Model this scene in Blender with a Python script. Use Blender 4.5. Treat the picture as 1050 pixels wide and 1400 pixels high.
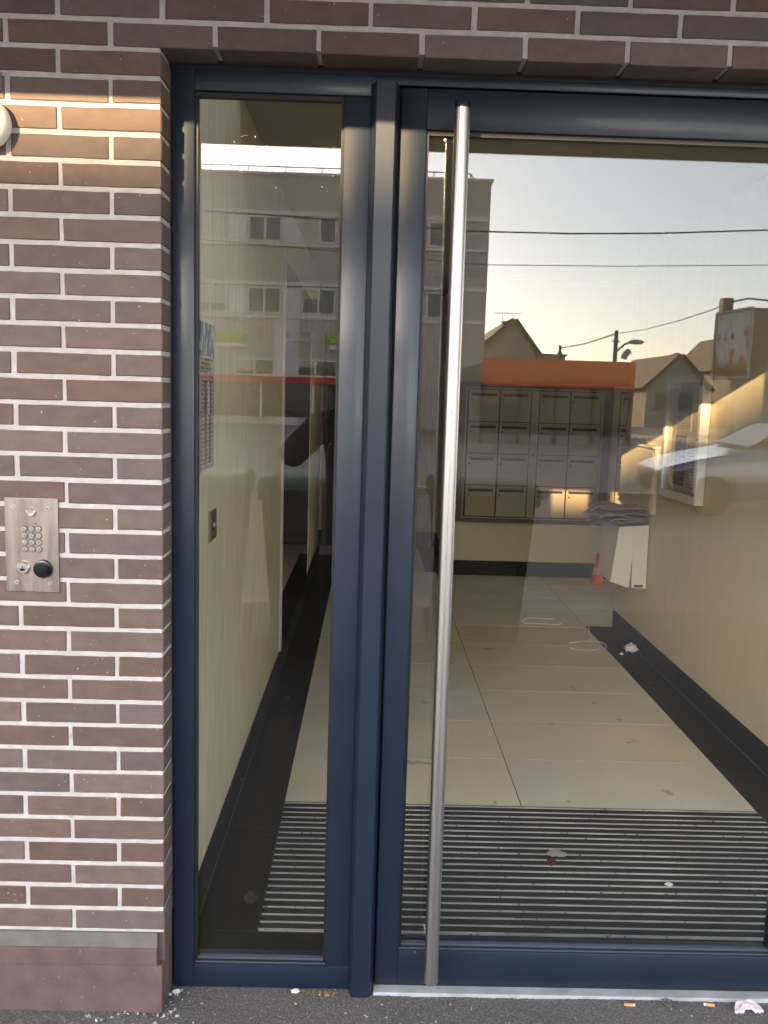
import bpy, bmesh, math, random
from mathutils import Vector, Matrix, Euler
rnd = random.Random(7)
R = math.radians
for o in list(bpy.data.objects): bpy.data.objects.remove(o)
scene = bpy.context.scene
COL = scene.collection

# ------------------------------------------------------------------ camera, sky, sun, exposure
CAM = Vector((-0.0272, -2.0549, 1.5799))
PITCH, YAW, ROLL, FPX = R(7.596), R(1.0178), R(1.7184), 1188.5
fw = Vector((math.sin(YAW)*math.cos(PITCH), math.cos(YAW)*math.cos(PITCH), -math.sin(PITCH)))
rt = Vector((math.cos(YAW), -math.sin(YAW), 0)); up = rt.cross(fw)
RR = math.cos(ROLL)*rt + math.sin(ROLL)*up
UU = -math.sin(ROLL)*rt + math.cos(ROLL)*up
cd = bpy.data.cameras.new('camera'); cam = bpy.data.objects.new('camera', cd); COL.objects.link(cam)
cam.matrix_world = Matrix(((RR.x, UU.x, -fw.x, CAM.x), (RR.y, UU.y, -fw.y, CAM.y), (RR.z, UU.z, -fw.z, CAM.z), (0, 0, 0, 1)))
cd.sensor_fit = 'VERTICAL'; cd.sensor_height = 36; cd.sensor_width = 36; cd.lens = FPX/1400*36
cd.clip_start = 0.02; cd.clip_end = 2000
scene.camera = cam

SUN_T = Vector((0.372, 1.0, -0.253)).normalized()          # direction the sunlight travels
elev = math.asin(-SUN_T.z); azim = math.atan2(-SUN_T.x, -SUN_T.y)
w = bpy.data.worlds.new('World'); scene.world = w; w.use_nodes = True
nt = w.node_tree; nt.nodes.clear()
sky = nt.nodes.new('ShaderNodeTexSky'); sky.sky_type = 'NISHITA'; sky.sun_disc = False
sky.sun_elevation = elev; sky.sun_rotation = azim; sky.air_density = 1.0; sky.dust_density = 1.1; sky.ozone_density = 1.6
bg = nt.nodes.new('ShaderNodeBackground'); bg.inputs[1].default_value = 0.15
wo = nt.nodes.new('ShaderNodeOutputWorld')
hs = nt.nodes.new('ShaderNodeHueSaturation'); hs.inputs['Saturation'].default_value = 0.62     # a hazy evening
tn = nt.nodes.new('ShaderNodeMix'); tn.data_type = 'RGBA'; tn.blend_type = 'MULTIPLY'; tn.inputs[0].default_value = 1; tn.inputs['B'].default_value = (1.0, 0.955, 0.94, 1)
nt.links.new(sky.outputs[0], hs.inputs['Color']); nt.links.new(hs.outputs[0], tn.inputs['A']); nt.links.new(tn.outputs['Result'], bg.inputs[0]); nt.links.new(bg.outputs[0], wo.inputs[0])
sd = bpy.data.lights.new('sun', 'SUN'); sd.energy = 3.7; sd.angle = R(0.53); sd.color = (1.0, 0.70, 0.37)
sun = bpy.data.objects.new('sun', sd); COL.objects.link(sun)
sun.rotation_euler = SUN_T.to_track_quat('-Z', 'Y').to_euler(); sun.location = (-6, -16, 9)
scene.view_settings.view_transform = 'Standard'; scene.view_settings.look = 'None'
scene.view_settings.gamma = 1; scene.view_settings.use_curve_mapping = False
scene.view_settings.exposure = 3.05
scene.render.engine = 'CYCLES'
scene.cycles.max_bounces = 14; scene.cycles.diffuse_bounces = 6; scene.cycles.glossy_bounces = 6
scene.cycles.transparent_max_bounces = 24; scene.cycles.transmission_bounces = 8
scene.cycles.caustics_reflective = True; scene.cycles.sample_clamp_indirect = 12

# ------------------------------------------------------------------ helpers
def link(o, parent=None):
    COL.objects.link(o)
    if parent is not None: o.parent = parent
    return o

def tag(o, label=None, cat=None, group=None, kind=None):
    if label: o['label'] = label
    if cat: o['category'] = cat
    if group: o['group'] = group
    if kind: o['kind'] = kind
    return o

def thing(name, label, cat, loc=(0, 0, 0), rz=0, group=None):
    o = bpy.data.objects.new(name, None); link(o); o.location = loc; o.rotation_euler = (0, 0, rz)
    o.empty_display_size = 0.1
    return tag(o, label, cat, group)

def copy_tree(o, parent=None):
    c = o.copy(); COL.objects.link(c); c.parent = parent
    for ch in list(o.children): copy_tree(ch, c)
    return c

class MB:
    def __init__(self): self.bm = bmesh.new()
    def box(self, a, b, bev=0, seg=1):
        a = Vector(a); b = Vector(b)
        m = Matrix.Translation((a+b)/2) @ Matrix.Diagonal((abs(b.x-a.x), abs(b.y-a.y), abs(b.z-a.z), 1))
        r = bmesh.ops.create_cube(self.bm, size=1, matrix=m)
        if bev:
            es = list({e for v in r['verts'] for e in v.link_edges})
            bmesh.ops.bevel(self.bm, geom=es, offset=bev, segments=seg, profile=0.5, affect='EDGES')
        return self
    def poly(self, pts, faces):
        vs = [self.bm.verts.new(p) for p in pts]
        for f in faces: self.bm.faces.new([vs[i] for i in f])
        return self
    def prism(self, prof, axis, a, b):
        # prof: 2D closed outline; axis: 0/1/2 extrusion axis
        def mk(u, v, t):
            return (t, u, v) if axis == 0 else (u, t, v) if axis == 1 else (u, v, t)
        n = len(prof)
        va = [self.bm.verts.new(mk(u, v, a)) for u, v in prof]; vb = [self.bm.verts.new(mk(u, v, b)) for u, v in prof]
        for i in range(n):
            j = (i+1) % n; self.bm.faces.new((va[i], va[j], vb[j], vb[i]))
        self.bm.faces.new(va[::-1]); self.bm.faces.new(vb)
        return self
    def cyl(self, a, b, r, r2=None, n=20):
        a = Vector(a); b = Vector(b); d = b-a
        q = d.to_track_quat('Z', 'Y').to_matrix().to_4x4()
        bmesh.ops.create_cone(self.bm, cap_ends=True, segments=n, radius1=r, radius2=r if r2 is None else r2, depth=d.length,
                              matrix=Matrix.Translation((a+b)/2) @ q)
        return self
    def sphere(self, c, r, sc=(1, 1, 1), n=16):
        bmesh.ops.create_uvsphere(self.bm, u_segments=n, v_segments=n//2+2, radius=r,
                                  matrix=Matrix.Translation(c) @ Matrix.Diagonal((*sc, 1)))
        return self
    def tube(self, pts, r, n=8):
        pts = [Vector(p) for p in pts]; rings = []
        for i, p in enumerate(pts):
            d = (pts[min(i+1, len(pts)-1)]-pts[max(i-1, 0)]).normalized()
            x = d.orthogonal().normalized() if i == 0 else (rx - d*rx.dot(d)).normalized()
            rx = x; y = d.cross(x)
            rings.append([self.bm.verts.new(p + r*(math.cos(2*math.pi*k/n)*x + math.sin(2*math.pi*k/n)*y)) for k in range(n)])
        for a, b in zip(rings, rings[1:]):
            for k in range(n): self.bm.faces.new((a[k], a[(k+1) % n], b[(k+1) % n], b[k]))
        self.bm.faces.new(rings[0][::-1]); self.bm.faces.new(rings[-1])
        return self
    def lathe(self, prof, c=(0, 0, 0), axis=2, n=24):
        # prof: list of (r, h)
        rings = []
        for r, h in prof:
            ring = []
            for k in range(n):
                t = 2*math.pi*k/n; u, v = r*math.cos(t), r*math.sin(t)
                p = (u, v, h) if axis == 2 else (u, h, v) if axis == 1 else (h, u, v)
                ring.append(self.bm.verts.new(Vector(c)+Vector(p)))
            rings.append(ring)
        for a, b in zip(rings, rings[1:]):
            for k in range(n): self.bm.faces.new((a[k], a[(k+1) % n], b[(k+1) % n], b[k]))
        self.bm.faces.new(rings[0][::-1]); self.bm.faces.new(rings[-1])
        return self
    def mesh(self, name, m, smooth=False):
        me = bpy.data.meshes.new(name)
        bmesh.ops.recalc_face_normals(self.bm, faces=self.bm.faces[:])
        self.bm.to_mesh(me); self.bm.free()
        for mm in (m if isinstance(m, (list, tuple)) else [m]): me.materials.append(mm)
        if smooth:
            for p in me.polygons: p.use_smooth = True
            try: me.set_sharp_from_angle(angle=R(40))
            except Exception: pass
        return me
    def build(self, name, m, parent=None, smooth=False):
        o = bpy.data.objects.new(name, self.mesh(name, m, smooth)); return link(o, parent)

def inst(name, me, parent=None, loc=(0, 0, 0), rot=(0, 0, 0), sc=(1, 1, 1)):
    o = bpy.data.objects.new(name, me); o.location = loc; o.rotation_euler = rot; o.scale = sc
    return link(o, parent)

def txt_mesh(s, size, m, depth=0.0004):
    cu = bpy.data.curves.new('t', 'FONT'); cu.body = s; cu.size = size; cu.extrude = depth
    cu.align_x = 'CENTER'; cu.align_y = 'CENTER'; cu.resolution_u = 3
    o = bpy.data.objects.new('t', cu); COL.objects.link(o)
    bpy.context.view_layer.update()
    me = bpy.data.meshes.new_from_object(o.evaluated_get(bpy.context.evaluated_depsgraph_get()))
    bpy.data.objects.remove(o); bpy.data.curves.remove(cu)
    me.materials.clear(); me.materials.append(m)
    return me

def screen(px, py):     # viewing direction through a pixel of the photograph (1050x1400), used for measuring only
    return fw + RR*((px-525)/FPX) - UU*((py-700)/FPX)
GL = 0.118              # plane of the glazing
def V(px, py, vy):      # street point whose mirror image in the glass stands vy metres in: gives the real point behind the camera
    d = screen(px, py); t = (vy-CAM.y)/d.y; p = CAM+d*t
    return Vector((p.x, 2*GL-vy, p.z))

# ------------------------------------------------------------------ materials
def mat(name, col, rough=0.6, metal=0.0, var=0.0, vscale=8.0, bump=0.0, bscale=60.0, coat=0.0, spec=0.5, stretch=None, col2=None,
        rnd_obj=0.0, island=False, detail=6.0, speck=None, rvar=0.0):
    m = bpy.data.materials.new(name); m.use_nodes = True; n = m.node_tree.nodes; l = m.node_tree.links
    b = n['Principled BSDF']; b.inputs['Base Color'].default_value = (*col, 1); b.inputs['Roughness'].default_value = rough
    b.inputs['Metallic'].default_value = metal; b.inputs['Coat Weight'].default_value = coat; b.inputs['Coat Roughness'].default_value = 0.12
    b.inputs['Specular IOR Level'].default_value = spec
    tc = n.new('ShaderNodeTexCoord'); mp = n.new('ShaderNodeMapping'); vec = tc.outputs['Object']
    if rnd_obj and not island:      # every piece gets its own stretch of the pattern
        oi = n.new('ShaderNodeObjectInfo'); sc_ = n.new('ShaderNodeVectorMath'); sc_.operation = 'MULTIPLY_ADD'
        sc_.inputs[1].default_value = (37.0, 53.0, 71.0); l.new(oi.outputs['Random'], sc_.inputs[0]); l.new(vec, sc_.inputs[2]); vec = sc_.outputs[0]
    l.new(vec, mp.inputs[0])
    if stretch: mp.inputs['Scale'].default_value = stretch
    last = None
    if var or col2:
        nz = n.new('ShaderNodeTexNoise'); nz.inputs['Scale'].default_value = vscale; nz.inputs['Detail'].default_value = detail
        l.new(mp.outputs[0], nz.inputs['Vector'])
        mr = n.new('ShaderNodeMapRange'); mr.inputs[1].default_value = 0.3; mr.inputs[2].default_value = 0.7
        l.new(nz.outputs[0], mr.inputs[0])
        mx = n.new('ShaderNodeMix'); mx.data_type = 'RGBA'
        c2 = col2 if col2 else tuple(c*(1+var) for c in col); c1 = col if col2 else tuple(c*(1-var) for c in col)
        mx.inputs['A'].default_value = (*c1, 1); mx.inputs['B'].default_value = (*c2, 1)
        l.new(mr.outputs[0], mx.inputs[0]); last = mx.outputs['Result']
        if rvar:
            m2 = n.new('ShaderNodeMapRange'); m2.inputs[3].default_value = rough-rvar; m2.inputs[4].default_value = rough+rvar
            l.new(mr.outputs[0], m2.inputs[0]); l.new(m2.outputs[0], b.inputs['Roughness'])
    if rnd_obj or island:
        if island:
            g = n.new('ShaderNodeNewGeometry'); src = g.outputs['Random Per Island']
        else:
            g = n.new('ShaderNodeObjectInfo'); src = g.outputs['Random']
        hs = n.new('ShaderNodeHueSaturation')
        a1 = n.new('ShaderNodeMapRange'); a1.inputs[3].default_value = 1-rnd_obj; a1.inputs[4].default_value = 1+rnd_obj; l.new(src, a1.inputs[0])
        l.new(a1.outputs[0], hs.inputs['Value'])
        wn = n.new('ShaderNodeTexWhiteNoise'); wn.noise_dimensions = '1D'; l.new(src, wn.inputs['W'])
        a2 = n.new('ShaderNodeMapRange'); a2.inputs[3].default_value = 0.75; a2.inputs[4].default_value = 1.15; l.new(wn.outputs[0], a2.inputs[0])
        l.new(a2.outputs[0], hs.inputs['Saturation'])
        if last: l.new(last, hs.inputs['Color'])
        else: hs.inputs['Color'].default_value = (*col, 1)
        last = hs.outputs[0]
    if speck:   # (colour, scale, threshold)
        vz = n.new('ShaderNodeTexNoise'); vz.inputs['Scale'].default_value = speck[1]; vz.inputs['Detail'].default_value = 2
        l.new(vec, vz.inputs['Vector'])
        st = n.new('ShaderNodeMapRange'); st.inputs[1].default_value = speck[2]; st.inputs[2].default_value = speck[2]+0.03; l.new(vz.outputs[0], st.inputs[0])
        mx = n.new('ShaderNodeMix'); mx.data_type = 'RGBA'; mx.inputs['B'].default_value = (*speck[0], 1)
        if last: l.new(last, mx.inputs['A'])
        else: mx.inputs['A'].default_value = (*col, 1)
        l.new(st.outputs[0], mx.inputs[0]); last = mx.outputs['Result']
    if last: l.new(last, b.inputs['Base Color'])
    if bump:
        bz = n.new('ShaderNodeTexNoise'); bz.inputs['Scale'].default_value = bscale; bz.inputs['Detail'].default_value = 5
        l.new(mp.outputs[0], bz.inputs['Vector'])
        bp = n.new('ShaderNodeBump'); bp.inputs['Strength'].default_value = bump; bp.inputs['Distance'].default_value = 0.004
        l.new(bz.outputs[0], bp.inputs['Height']); l.new(bp.outputs[0], b.inputs['Normal'])
    return m

def glass_mat(name, tint=(0.97, 0.965, 0.95), f0=0.048, dust=0.001):
    m = bpy.data.materials.new(name); m.use_nodes = True; n = m.node_tree.nodes; l = m.node_tree.links
    n.clear(); out = n.new('ShaderNodeOutputMaterial')
    tr = n.new('ShaderNodeBsdfTransparent'); tr.inputs[0].default_value = (*tint, 1)
    gl = n.new('ShaderNodeBsdfGlossy'); gl.inputs['Roughness'].default_value = 0.0; gl.inputs[0].default_value = (1, 1, 1, 1)
    lw = n.new('ShaderNodeLayerWeight'); lw.inputs[0].default_value = 0.5     # Facing = 1-|cos|
    pw = n.new('ShaderNodeMath'); pw.operation = 'POWER'; pw.inputs[1].default_value = 5; l.new(lw.outputs['Facing'], pw.inputs[0])
    ma = n.new('ShaderNodeMath'); ma.operation = 'MULTIPLY_ADD'; ma.inputs[1].default_value = 1-f0; ma.inputs[2].default_value = f0
    l.new(pw.outputs[0], ma.inputs[0])
    mx = n.new('ShaderNodeMixShader'); l.new(ma.outputs[0], mx.inputs[0]); l.new(tr.outputs[0], mx.inputs[1]); l.new(gl.outputs[0], mx.inputs[2])
    last = mx.outputs[0]
    if dust:
        df = n.new('ShaderNodeBsdfDiffuse'); df.inputs[0].default_value = (0.75, 0.73, 0.68, 1)
        tc = n.new('ShaderNodeTexCoord'); nz = n.new('ShaderNodeTexNoise'); nz.inputs['Scale'].default_value = 5; nz.inputs['Detail'].default_value = 8
        nz.inputs['Roughness'].default_value = 0.7
        l.new(tc.outputs['Object'], nz.inputs['Vector'])
        mr = n.new('ShaderNodeMapRange'); mr.inputs[1].default_value = 0.42; mr.inputs[2].default_value = 0.8; mr.inputs[3].default_value = dust*0.35; mr.inputs[4].default_value = dust*3
        l.new(nz.outputs[0], mr.inputs[0])
        m2 = n.new('ShaderNodeMixShader'); l.new(mr.outputs[0], m2.inputs[0]); l.new(last, m2.inputs[1]); l.new(df.outputs[0], m2.inputs[2]); last = m2.outputs[0]
    l.new(last, out.inputs[0])
    return m

BRICKC = (0.143, 0.099, 0.083)
M = {}
M['brick'] = mat('brown_brick', BRICKC, 0.62, var=0.12, vscale=22, bump=0.12, bscale=180, rnd_obj=0.16, speck=((0.48, 0.42, 0.36), 150, 0.735), stretch=(1, 1, 1.6), spec=0.35)
M['brick_isl'] = mat('brown_brick_field', BRICKC, 0.62, var=0.12, vscale=22, bump=0.12, bscale=180, rnd_obj=0.16, island=True, spec=0.35)
M['mortar'] = mat('white_mortar', (0.52, 0.49, 0.47), 0.9, var=0.12, vscale=30, bump=0.5, bscale=220, speck=((0.36, 0.32, 0.28), 14, 0.70))
M['fillet'] = mat('grey_mortar_fillet', (0.165, 0.145, 0.140), 0.9, var=0.15, vscale=20, bump=0.4, bscale=120)
M['plinth'] = mat('mauve_plinth_render', (0.130, 0.086, 0.078), 0.85, var=0.20, vscale=16, bump=0.6, bscale=70, speck=((0.20, 0.15, 0.14), 60, 0.70))
M['asphalt'] = mat('asphalt', (0.150, 0.138, 0.125), 0.92, var=0.40, vscale=150, bump=1.0, bscale=260, speck=((0.30, 0.28, 0.26), 150, 0.68), detail=3)
M['road'] = mat('road_asphalt', (0.20, 0.165, 0.135), 0.85, var=0.12, vscale=3)
M['pave'] = mat('paving', (0.38, 0.31, 0.26), 0.85, var=0.1, vscale=2)
M['court'] = mat('pale_bounce_ground', (0.58, 0.53, 0.45), 0.9, var=0.1, vscale=6)  # unseen court ground, kept pale to bounce light into the lobby
M['soffit'] = mat('soffit_render', (0.34, 0.30, 0.24), 0.9, var=0.05, vscale=4)
M['navy'] = mat('navy_gloss_paint', (0.0085, 0.0185, 0.037), 0.40, var=0.08, vscale=5, bump=0.06, bscale=240, coat=0.15, spec=0.5, rvar=0.04, speck=((.07, .08, .09), 230, 0.775))
M['gasket'] = mat('black_rubber', (0.010, 0.010, 0.011), 0.55)
M['bead'] = mat('glazing_bead', (0.05, 0.065, 0.09), 0.35)
M['steel'] = mat('brushed_steel', (0.55, 0.525, 0.505), 0.25, metal=1.0, var=0.06, vscale=40, bump=0.03, bscale=400, stretch=(8, 8, 0.3))
def aniso(m, a):
    n = m.node_tree.nodes; l = m.node_tree.links; t = n.new('ShaderNodeTangent'); t.direction_type = 'RADIAL'; t.axis = 'Z'
    b = n['Principled BSDF']; b.inputs['Anisotropic'].default_value = a; b.inputs['Roughness'].default_value = 0.31; l.new(t.outputs[0], b.inputs['Tangent'])
    b.inputs['Anisotropic Rotation'].default_value = 0.25
aniso(M['steel'], 0.7)
M['steel2'] = mat('brushed_steel_plate', (0.36, 0.315, 0.29), 0.42, metal=1.0, var=0.14, vscale=9, stretch=(6, 1, 0.7), rvar=0.08)
M['steel3'] = mat('steel_key', (0.78, 0.74, 0.70), 0.28, metal=1.0)
M['dark_metal'] = mat('dark_metal', (0.03, 0.03, 0.032), 0.4, metal=0.4)
M['black'] = mat('black_plastic', (0.008, 0.009, 0.011), 0.22, coat=0.2)
M['print'] = mat('dark_print', (0.06, 0.055, 0.05), 0.6)
M['opal'] = mat('opal_white', (0.85, 0.84, 0.80), 0.35)
M['thresh'] = mat('threshold_bar', (0.44, 0.45, 0.46), 0.55, var=0.18, vscale=20, bump=0.2, bscale=120)
M['glass'] = glass_mat('door_glass')
M['skyglass'] = glass_mat('added_opening_glass', f0=0.04, dust=0)
M['plaster'] = mat('streaked_beige_plaster', (0.66, 0.575, 0.40), 0.55, var=0.13, vscale=5, stretch=(7, 7, 0.9), bump=0.12, bscale=40, detail=8)
M['plaster2'] = mat('beige_plaster_right', (0.70, 0.63, 0.44), 0.6, var=0.03, vscale=5, stretch=(1, 3, 0.9), bump=0.05, bscale=40)
M['ceil'] = mat('ceiling_grey', (0.36, 0.33, 0.27), 0.9)
M['tile'] = mat('beige_floor_tile', (0.74, 0.67, 0.53), 0.42, var=0.07, vscale=3, rnd_obj=0.03, rvar=0.08, speck=((.50, .44, .33), 9, 0.70))
M['grout'] = mat('grout', (0.07, 0.06, 0.05), 0.9)
M['dtile'] = mat('anthracite_tile', (0.012, 0.012, 0.0125), 0.45, spec=0.25, var=0.25, vscale=20, rnd_obj=0.1)
M['mat'] = mat('mat_carpet', (0.018, 0.018, 0.0175), 0.95, var=0.4, vscale=160, bump=0.8, bscale=300)
M['alu'] = mat('mat_aluminium', (0.46, 0.46, 0.45), 0.45, metal=0.0, var=0.35, vscale=4, speck=((.10, .10, .095), 60, .66))
M['trim'] = mat('corner_trim', (0.62, 0.56, 0.50), 0.4, metal=0.3)
M['mirror'] = mat('wall_mirror', (0.80, 0.80, 0.78), 0.01, metal=1.0)
M['mailbox'] = mat('champagne_enamel', (0.46, 0.385, 0.275), 0.42, rnd_obj=0.02)
M['mailframe'] = mat('bronze_frame', (0.13, 0.080, 0.058), 0.4, metal=0.2)
M['slot'] = mat('slot_dark', (0.012, 0.011, 0.010), 0.7)
M['plate'] = mat('name_plate', (0.45, 0.42, 0.36), 0.3)
M['white_paint'] = mat('white_paint', (0.74, 0.73, 0.68), 0.45)
M['white2'] = mat('bin_white', (0.80, 0.80, 0.74), 0.5)
M['paper'] = mat('paper', (0.78, 0.77, 0.75), 0.9, var=0.05, vscale=30)
M['pink'] = mat('pink_tissue', (0.72, 0.62, 0.66), 0.95, var=0.12, vscale=40)
M['butt'] = mat('cigarette_filter', (0.62, 0.33, 0.12), 0.9, var=0.15, vscale=200)
M['orange'] = mat('cone_orange', (0.95, 0.13, 0.025), 0.5)
M['redleaf'] = mat('dark_red_scrap', (0.07, 0.006, 0.012), 0.7)
M['scrap'] = mat('grey_scrap', (0.35, 0.33, 0.30), 0.9)
M['straw'] = mat('strap_plastic', (0.82, 0.78, 0.70), 0.5)
M['leafdry'] = mat('dry_leaf', (0.34, 0.22, 0.10), 0.9, island=True, rnd_obj=0.5)
M['pebble'] = mat('pebble', (0.42, 0.40, 0.37), 0.9, island=True, rnd_obj=0.4)
M['blackdoor'] = mat('black_door', (0.010, 0.009, 0.010), 0.45)
M['wallgrey'] = mat('rendered_wall', (0.56, 0.47, 0.39), 0.9, var=0.07, vscale=0.6, stretch=(1, 1, 0.3))
M['wallpink'] = mat('panel_light', (0.80, 0.70, 0.66), 0.9)
M['winframe'] = mat('window_frame_white', (0.78, 0.70, 0.60), 0.6)
M['darkglass'] = mat('window_glass', (0.05, 0.045, 0.04), 0.06, spec=0.8)
M['blind'] = mat('window_blind', (0.62, 0.52, 0.36), 0.8)
M['lime'] = mat('lime_sign', (0.38, 0.50, 0.02), 0.5)
M['redsign'] = mat('red_fascia', (0.55, 0.05, 0.025), 0.5)
M['orangesign'] = mat('orange_fascia', (0.86, 0.14, 0.015), 0.5, var=0.04, vscale=1)
M['housewall'] = mat('house_render', (0.30, 0.27, 0.25), 0.9, var=0.06, vscale=0.7)
M['roof'] = mat('roof_tile', (0.06, 0.046, 0.040), 0.8, var=0.25, vscale=4, bump=0.5, bscale=6)
M['pole'] = mat('wood_pole', (0.10, 0.08, 0.06), 0.85)
M['cable'] = mat('black_cable', (0.012, 0.012, 0.012), 0.6)
M['galv'] = mat('galvanised', (0.35, 0.35, 0.35), 0.5, metal=0.5)
M['bin'] = mat('bin_grey', (0.035, 0.038, 0.035), 0.5)
M['binlid'] = mat('bin_lid_green', (0.05, 0.15, 0.055), 0.5)
M['carpaint'] = mat('car_paint_silver', (0.24, 0.25, 0.30), 0.2, coat=0.9, metal=0.85)
M['tyre'] = mat('tyre', (0.015, 0.015, 0.015), 0.85)
M['cloth'] = mat('dark_jacket', (0.018, 0.017, 0.016), 0.9, var=0.2, vscale=14, bump=0.4, bscale=30)
M['jeans'] = mat('dark_jeans', (0.025, 0.03, 0.045), 0.9, var=0.2, vscale=30)
M['skin'] = mat('skin', (0.46, 0.27, 0.19), 0.5)
M['hair'] = mat('hair', (0.03, 0.02, 0.015), 0.6)
M['shoe'] = mat('shoe', (0.02, 0.02, 0.02), 0.6)

def perforated(name):
    m = mat(name, (0.50, 0.46, 0.38), 0.85); n = m.node_tree.nodes; l = m.node_tree.links
    tc = n.new('ShaderNodeTexCoord'); ck = n.new('ShaderNodeTexVoronoi'); ck.inputs['Scale'].default_value = 16; ck.inputs['Randomness'].default_value = 0
    l.new(tc.outputs['Object'], ck.inputs['Vector'])
    mr = n.new('ShaderNodeMapRange'); mr.inputs[1].default_value = 0.28; mr.inputs[2].default_value = 0.36; l.new(ck.outputs['Distance'], mr.inputs[0])
    mx = n.new('ShaderNodeMix'); mx.data_type = 'RGBA'; mx.inputs['A'].default_value = (0.06, 0.05, 0.04, 1); mx.inputs['B'].default_value = (0.34, 0.30, 0.24, 1)
    l.new(mr.outputs[0], mx.inputs[0]); l.new(mx.outputs['Result'], n['Principled BSDF'].inputs['Base Color'])
    return m
M['perf'] = perforated('perforated_panel')

def text_print(name, base, ink, rows, cols, header=None, hfrac=0.25, axes=('Y', 'Z'), seed=0.0):
    """flat print: rows of broken dark lines on a pale sheet, over generated coordinates"""
    m = mat(name, base, 0.5); n = m.node_tree.nodes; l = m.node_tree.links
    tc = n.new('ShaderNodeTexCoord'); sp = n.new('ShaderNodeSeparateXYZ'); l.new(tc.outputs['Generated'], sp.inputs[0])
    u, v = sp.outputs[axes[0]], sp.outputs[axes[1]]
    def math_(op, a, b):
        k = n.new('ShaderNodeMath'); k.operation = op
        for i, x in enumerate((a, b)):
            if isinstance(x, (int, float)): k.inputs[i].default_value = x
            elif x is not None: l.new(x, k.inputs[i])
        return k.outputs[0]
    fr = math_('FRACT', math_('MULTIPLY', v, rows), None)
    line = math_('GREATER_THAN', fr, 0.45)
    cb = n.new('ShaderNodeCombineXYZ'); l.new(math_('MULTIPLY', u, cols), cb.inputs[0]); l.new(math_('FLOOR', math_('MULTIPLY', v, rows), None), cb.inputs[1]); cb.inputs[2].default_value = seed
    nz = n.new('ShaderNodeTexNoise'); nz.inputs['Scale'].default_value = 1.0; nz.inputs['Detail'].default_value = 3; l.new(cb.outputs[0], nz.inputs['Vector'])
    word = math_('GREATER_THAN', nz.outputs[0], 0.47)
    mar = math_('MULTIPLY', math_('GREATER_THAN', u, 0.08), math_('LESS_THAN', u, 0.92))
    fac = math_('MULTIPLY', math_('MULTIPLY', line, word), mar)
    mx = n.new('ShaderNodeMix'); mx.data_type = 'RGBA'; mx.inputs['A'].default_value = (*base, 1); mx.inputs['B'].default_value = (*ink, 1); l.new(fac, mx.inputs[0])
    last = mx.outputs['Result']
    if header:
        hm = math_('GREATER_THAN', v, 1-hfrac)
        m2 = n.new('ShaderNodeMix'); m2.data_type = 'RGBA'; l.new(hm, m2.inputs[0]); l.new(last, m2.inputs['A'])
        hz = n.new('ShaderNodeTexNoise'); hz.inputs['Scale'].default_value = 9; l.new(tc.outputs['Generated'], hz.inputs['Vector'])
        hr = n.new('ShaderNodeMix'); hr.data_type = 'RGBA'; hr.inputs['A'].default_value = (*header, 1); hr.inputs['B'].default_value = (0.55, 0.6, 0.62, 1)
        hh = n.new('ShaderNodeMapRange'); hh.inputs[1].default_value = 0.5; hh.inputs[2].default_value = 0.56; l.new(hz.outputs[0], hh.inputs[0]); l.new(hh.outputs[0], hr.inputs[0])
        l.new(hr.outputs['Result'], m2.inputs['B']); last = m2.outputs['Result']
    l.new(last, n['Principled BSDF'].inputs['Base Color'])
    return m

# ------------------------------------------------------------------ brick facade
H = 0.060230; ZT = 2.325; X0 = -0.8574; HB = 0.115     # course height, lintel joint, joint origin, half brick
XL_OP, XR_OP = -0.517, 1.752                            # opening
DOORY = 0.085
ZS = 2.79                                               # soffit
facade = thing('brick_facade', 'brown brick street wall with pale mortar round the entrance opening', 'brick wall', (0, 0, 0))
XA, XB = -4.2, 5.4
mo = MB()
mo.box((XA, 0.0, ZT-35*H-.003), (XL_OP-0.002, 0.30, ZS)); mo.box((XR_OP+0.002, 0.0, ZT-35*H-.003), (XB, 0.30, ZS)); mo.box((XL_OP-0.002, 0.0, ZT+0.0115), (XR_OP+0.002, 0.30, ZS))
mo.build('mortar', M['mortar'], facade)
bl, bh = 0.2180, H-0.0114
def brick_mesh(ln, dp, seed):
    r = random.Random(seed); b = MB(); c = 0.0020; h = bh/2; n = 6
    prof = [(0.0, -h+c), (0.0, h-c), (c, h), (dp, h), (dp, -h), (c, -h)]
    stations = [-ln/2, -ln/2+c]+[-ln/2+ln*(k+r.uniform(-.3, .3))/n for k in range(1, n)]+[ln/2-c, ln/2]
    rings = []
    for i, x in enumerate(stations):
        end = i in (0, len(stations)-1); ring = []
        for (y, z) in prof:
            if end: y = max(y, c); z = max(-h+c*.6, min(h-c*.6, z))
            j = r.uniform(-.0007, .0006) if abs(z) > h-c*1.5 else 0
            ring.append(b.bm.verts.new((x+(r.uniform(-.0008, .0008) if end else 0), y+r.uniform(-.0002, .0002), z+(j if z > 0 else -j))))
        rings.append(ring)
    for p, q in zip(rings, rings[1:]):
        for k in range(6): b.bm.faces.new((p[k], p[(k+1) % 6], q[(k+1) % 6], q[k]))
    b.bm.faces.new(rings[0][::-1]); b.bm.faces.new(rings[-1])
    return b.mesh('brick', M['brick'])
full = [brick_mesh(bl, 0.05, i) for i in range(6)]
corner_full = [brick_mesh(0.2230, DOORY+0.006, 20+i) for i in range(4)]
corner_half = [brick_mesh(0.1080, DOORY+0.006, 30+i) for i in range(4)]
lintel = [brick_mesh(bl, DOORY+0.006, 40+i) for i in range(4)]
field = MB()
def in_view(x, z): return -1.12 < x < 1.15 and z < 2.52
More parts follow.
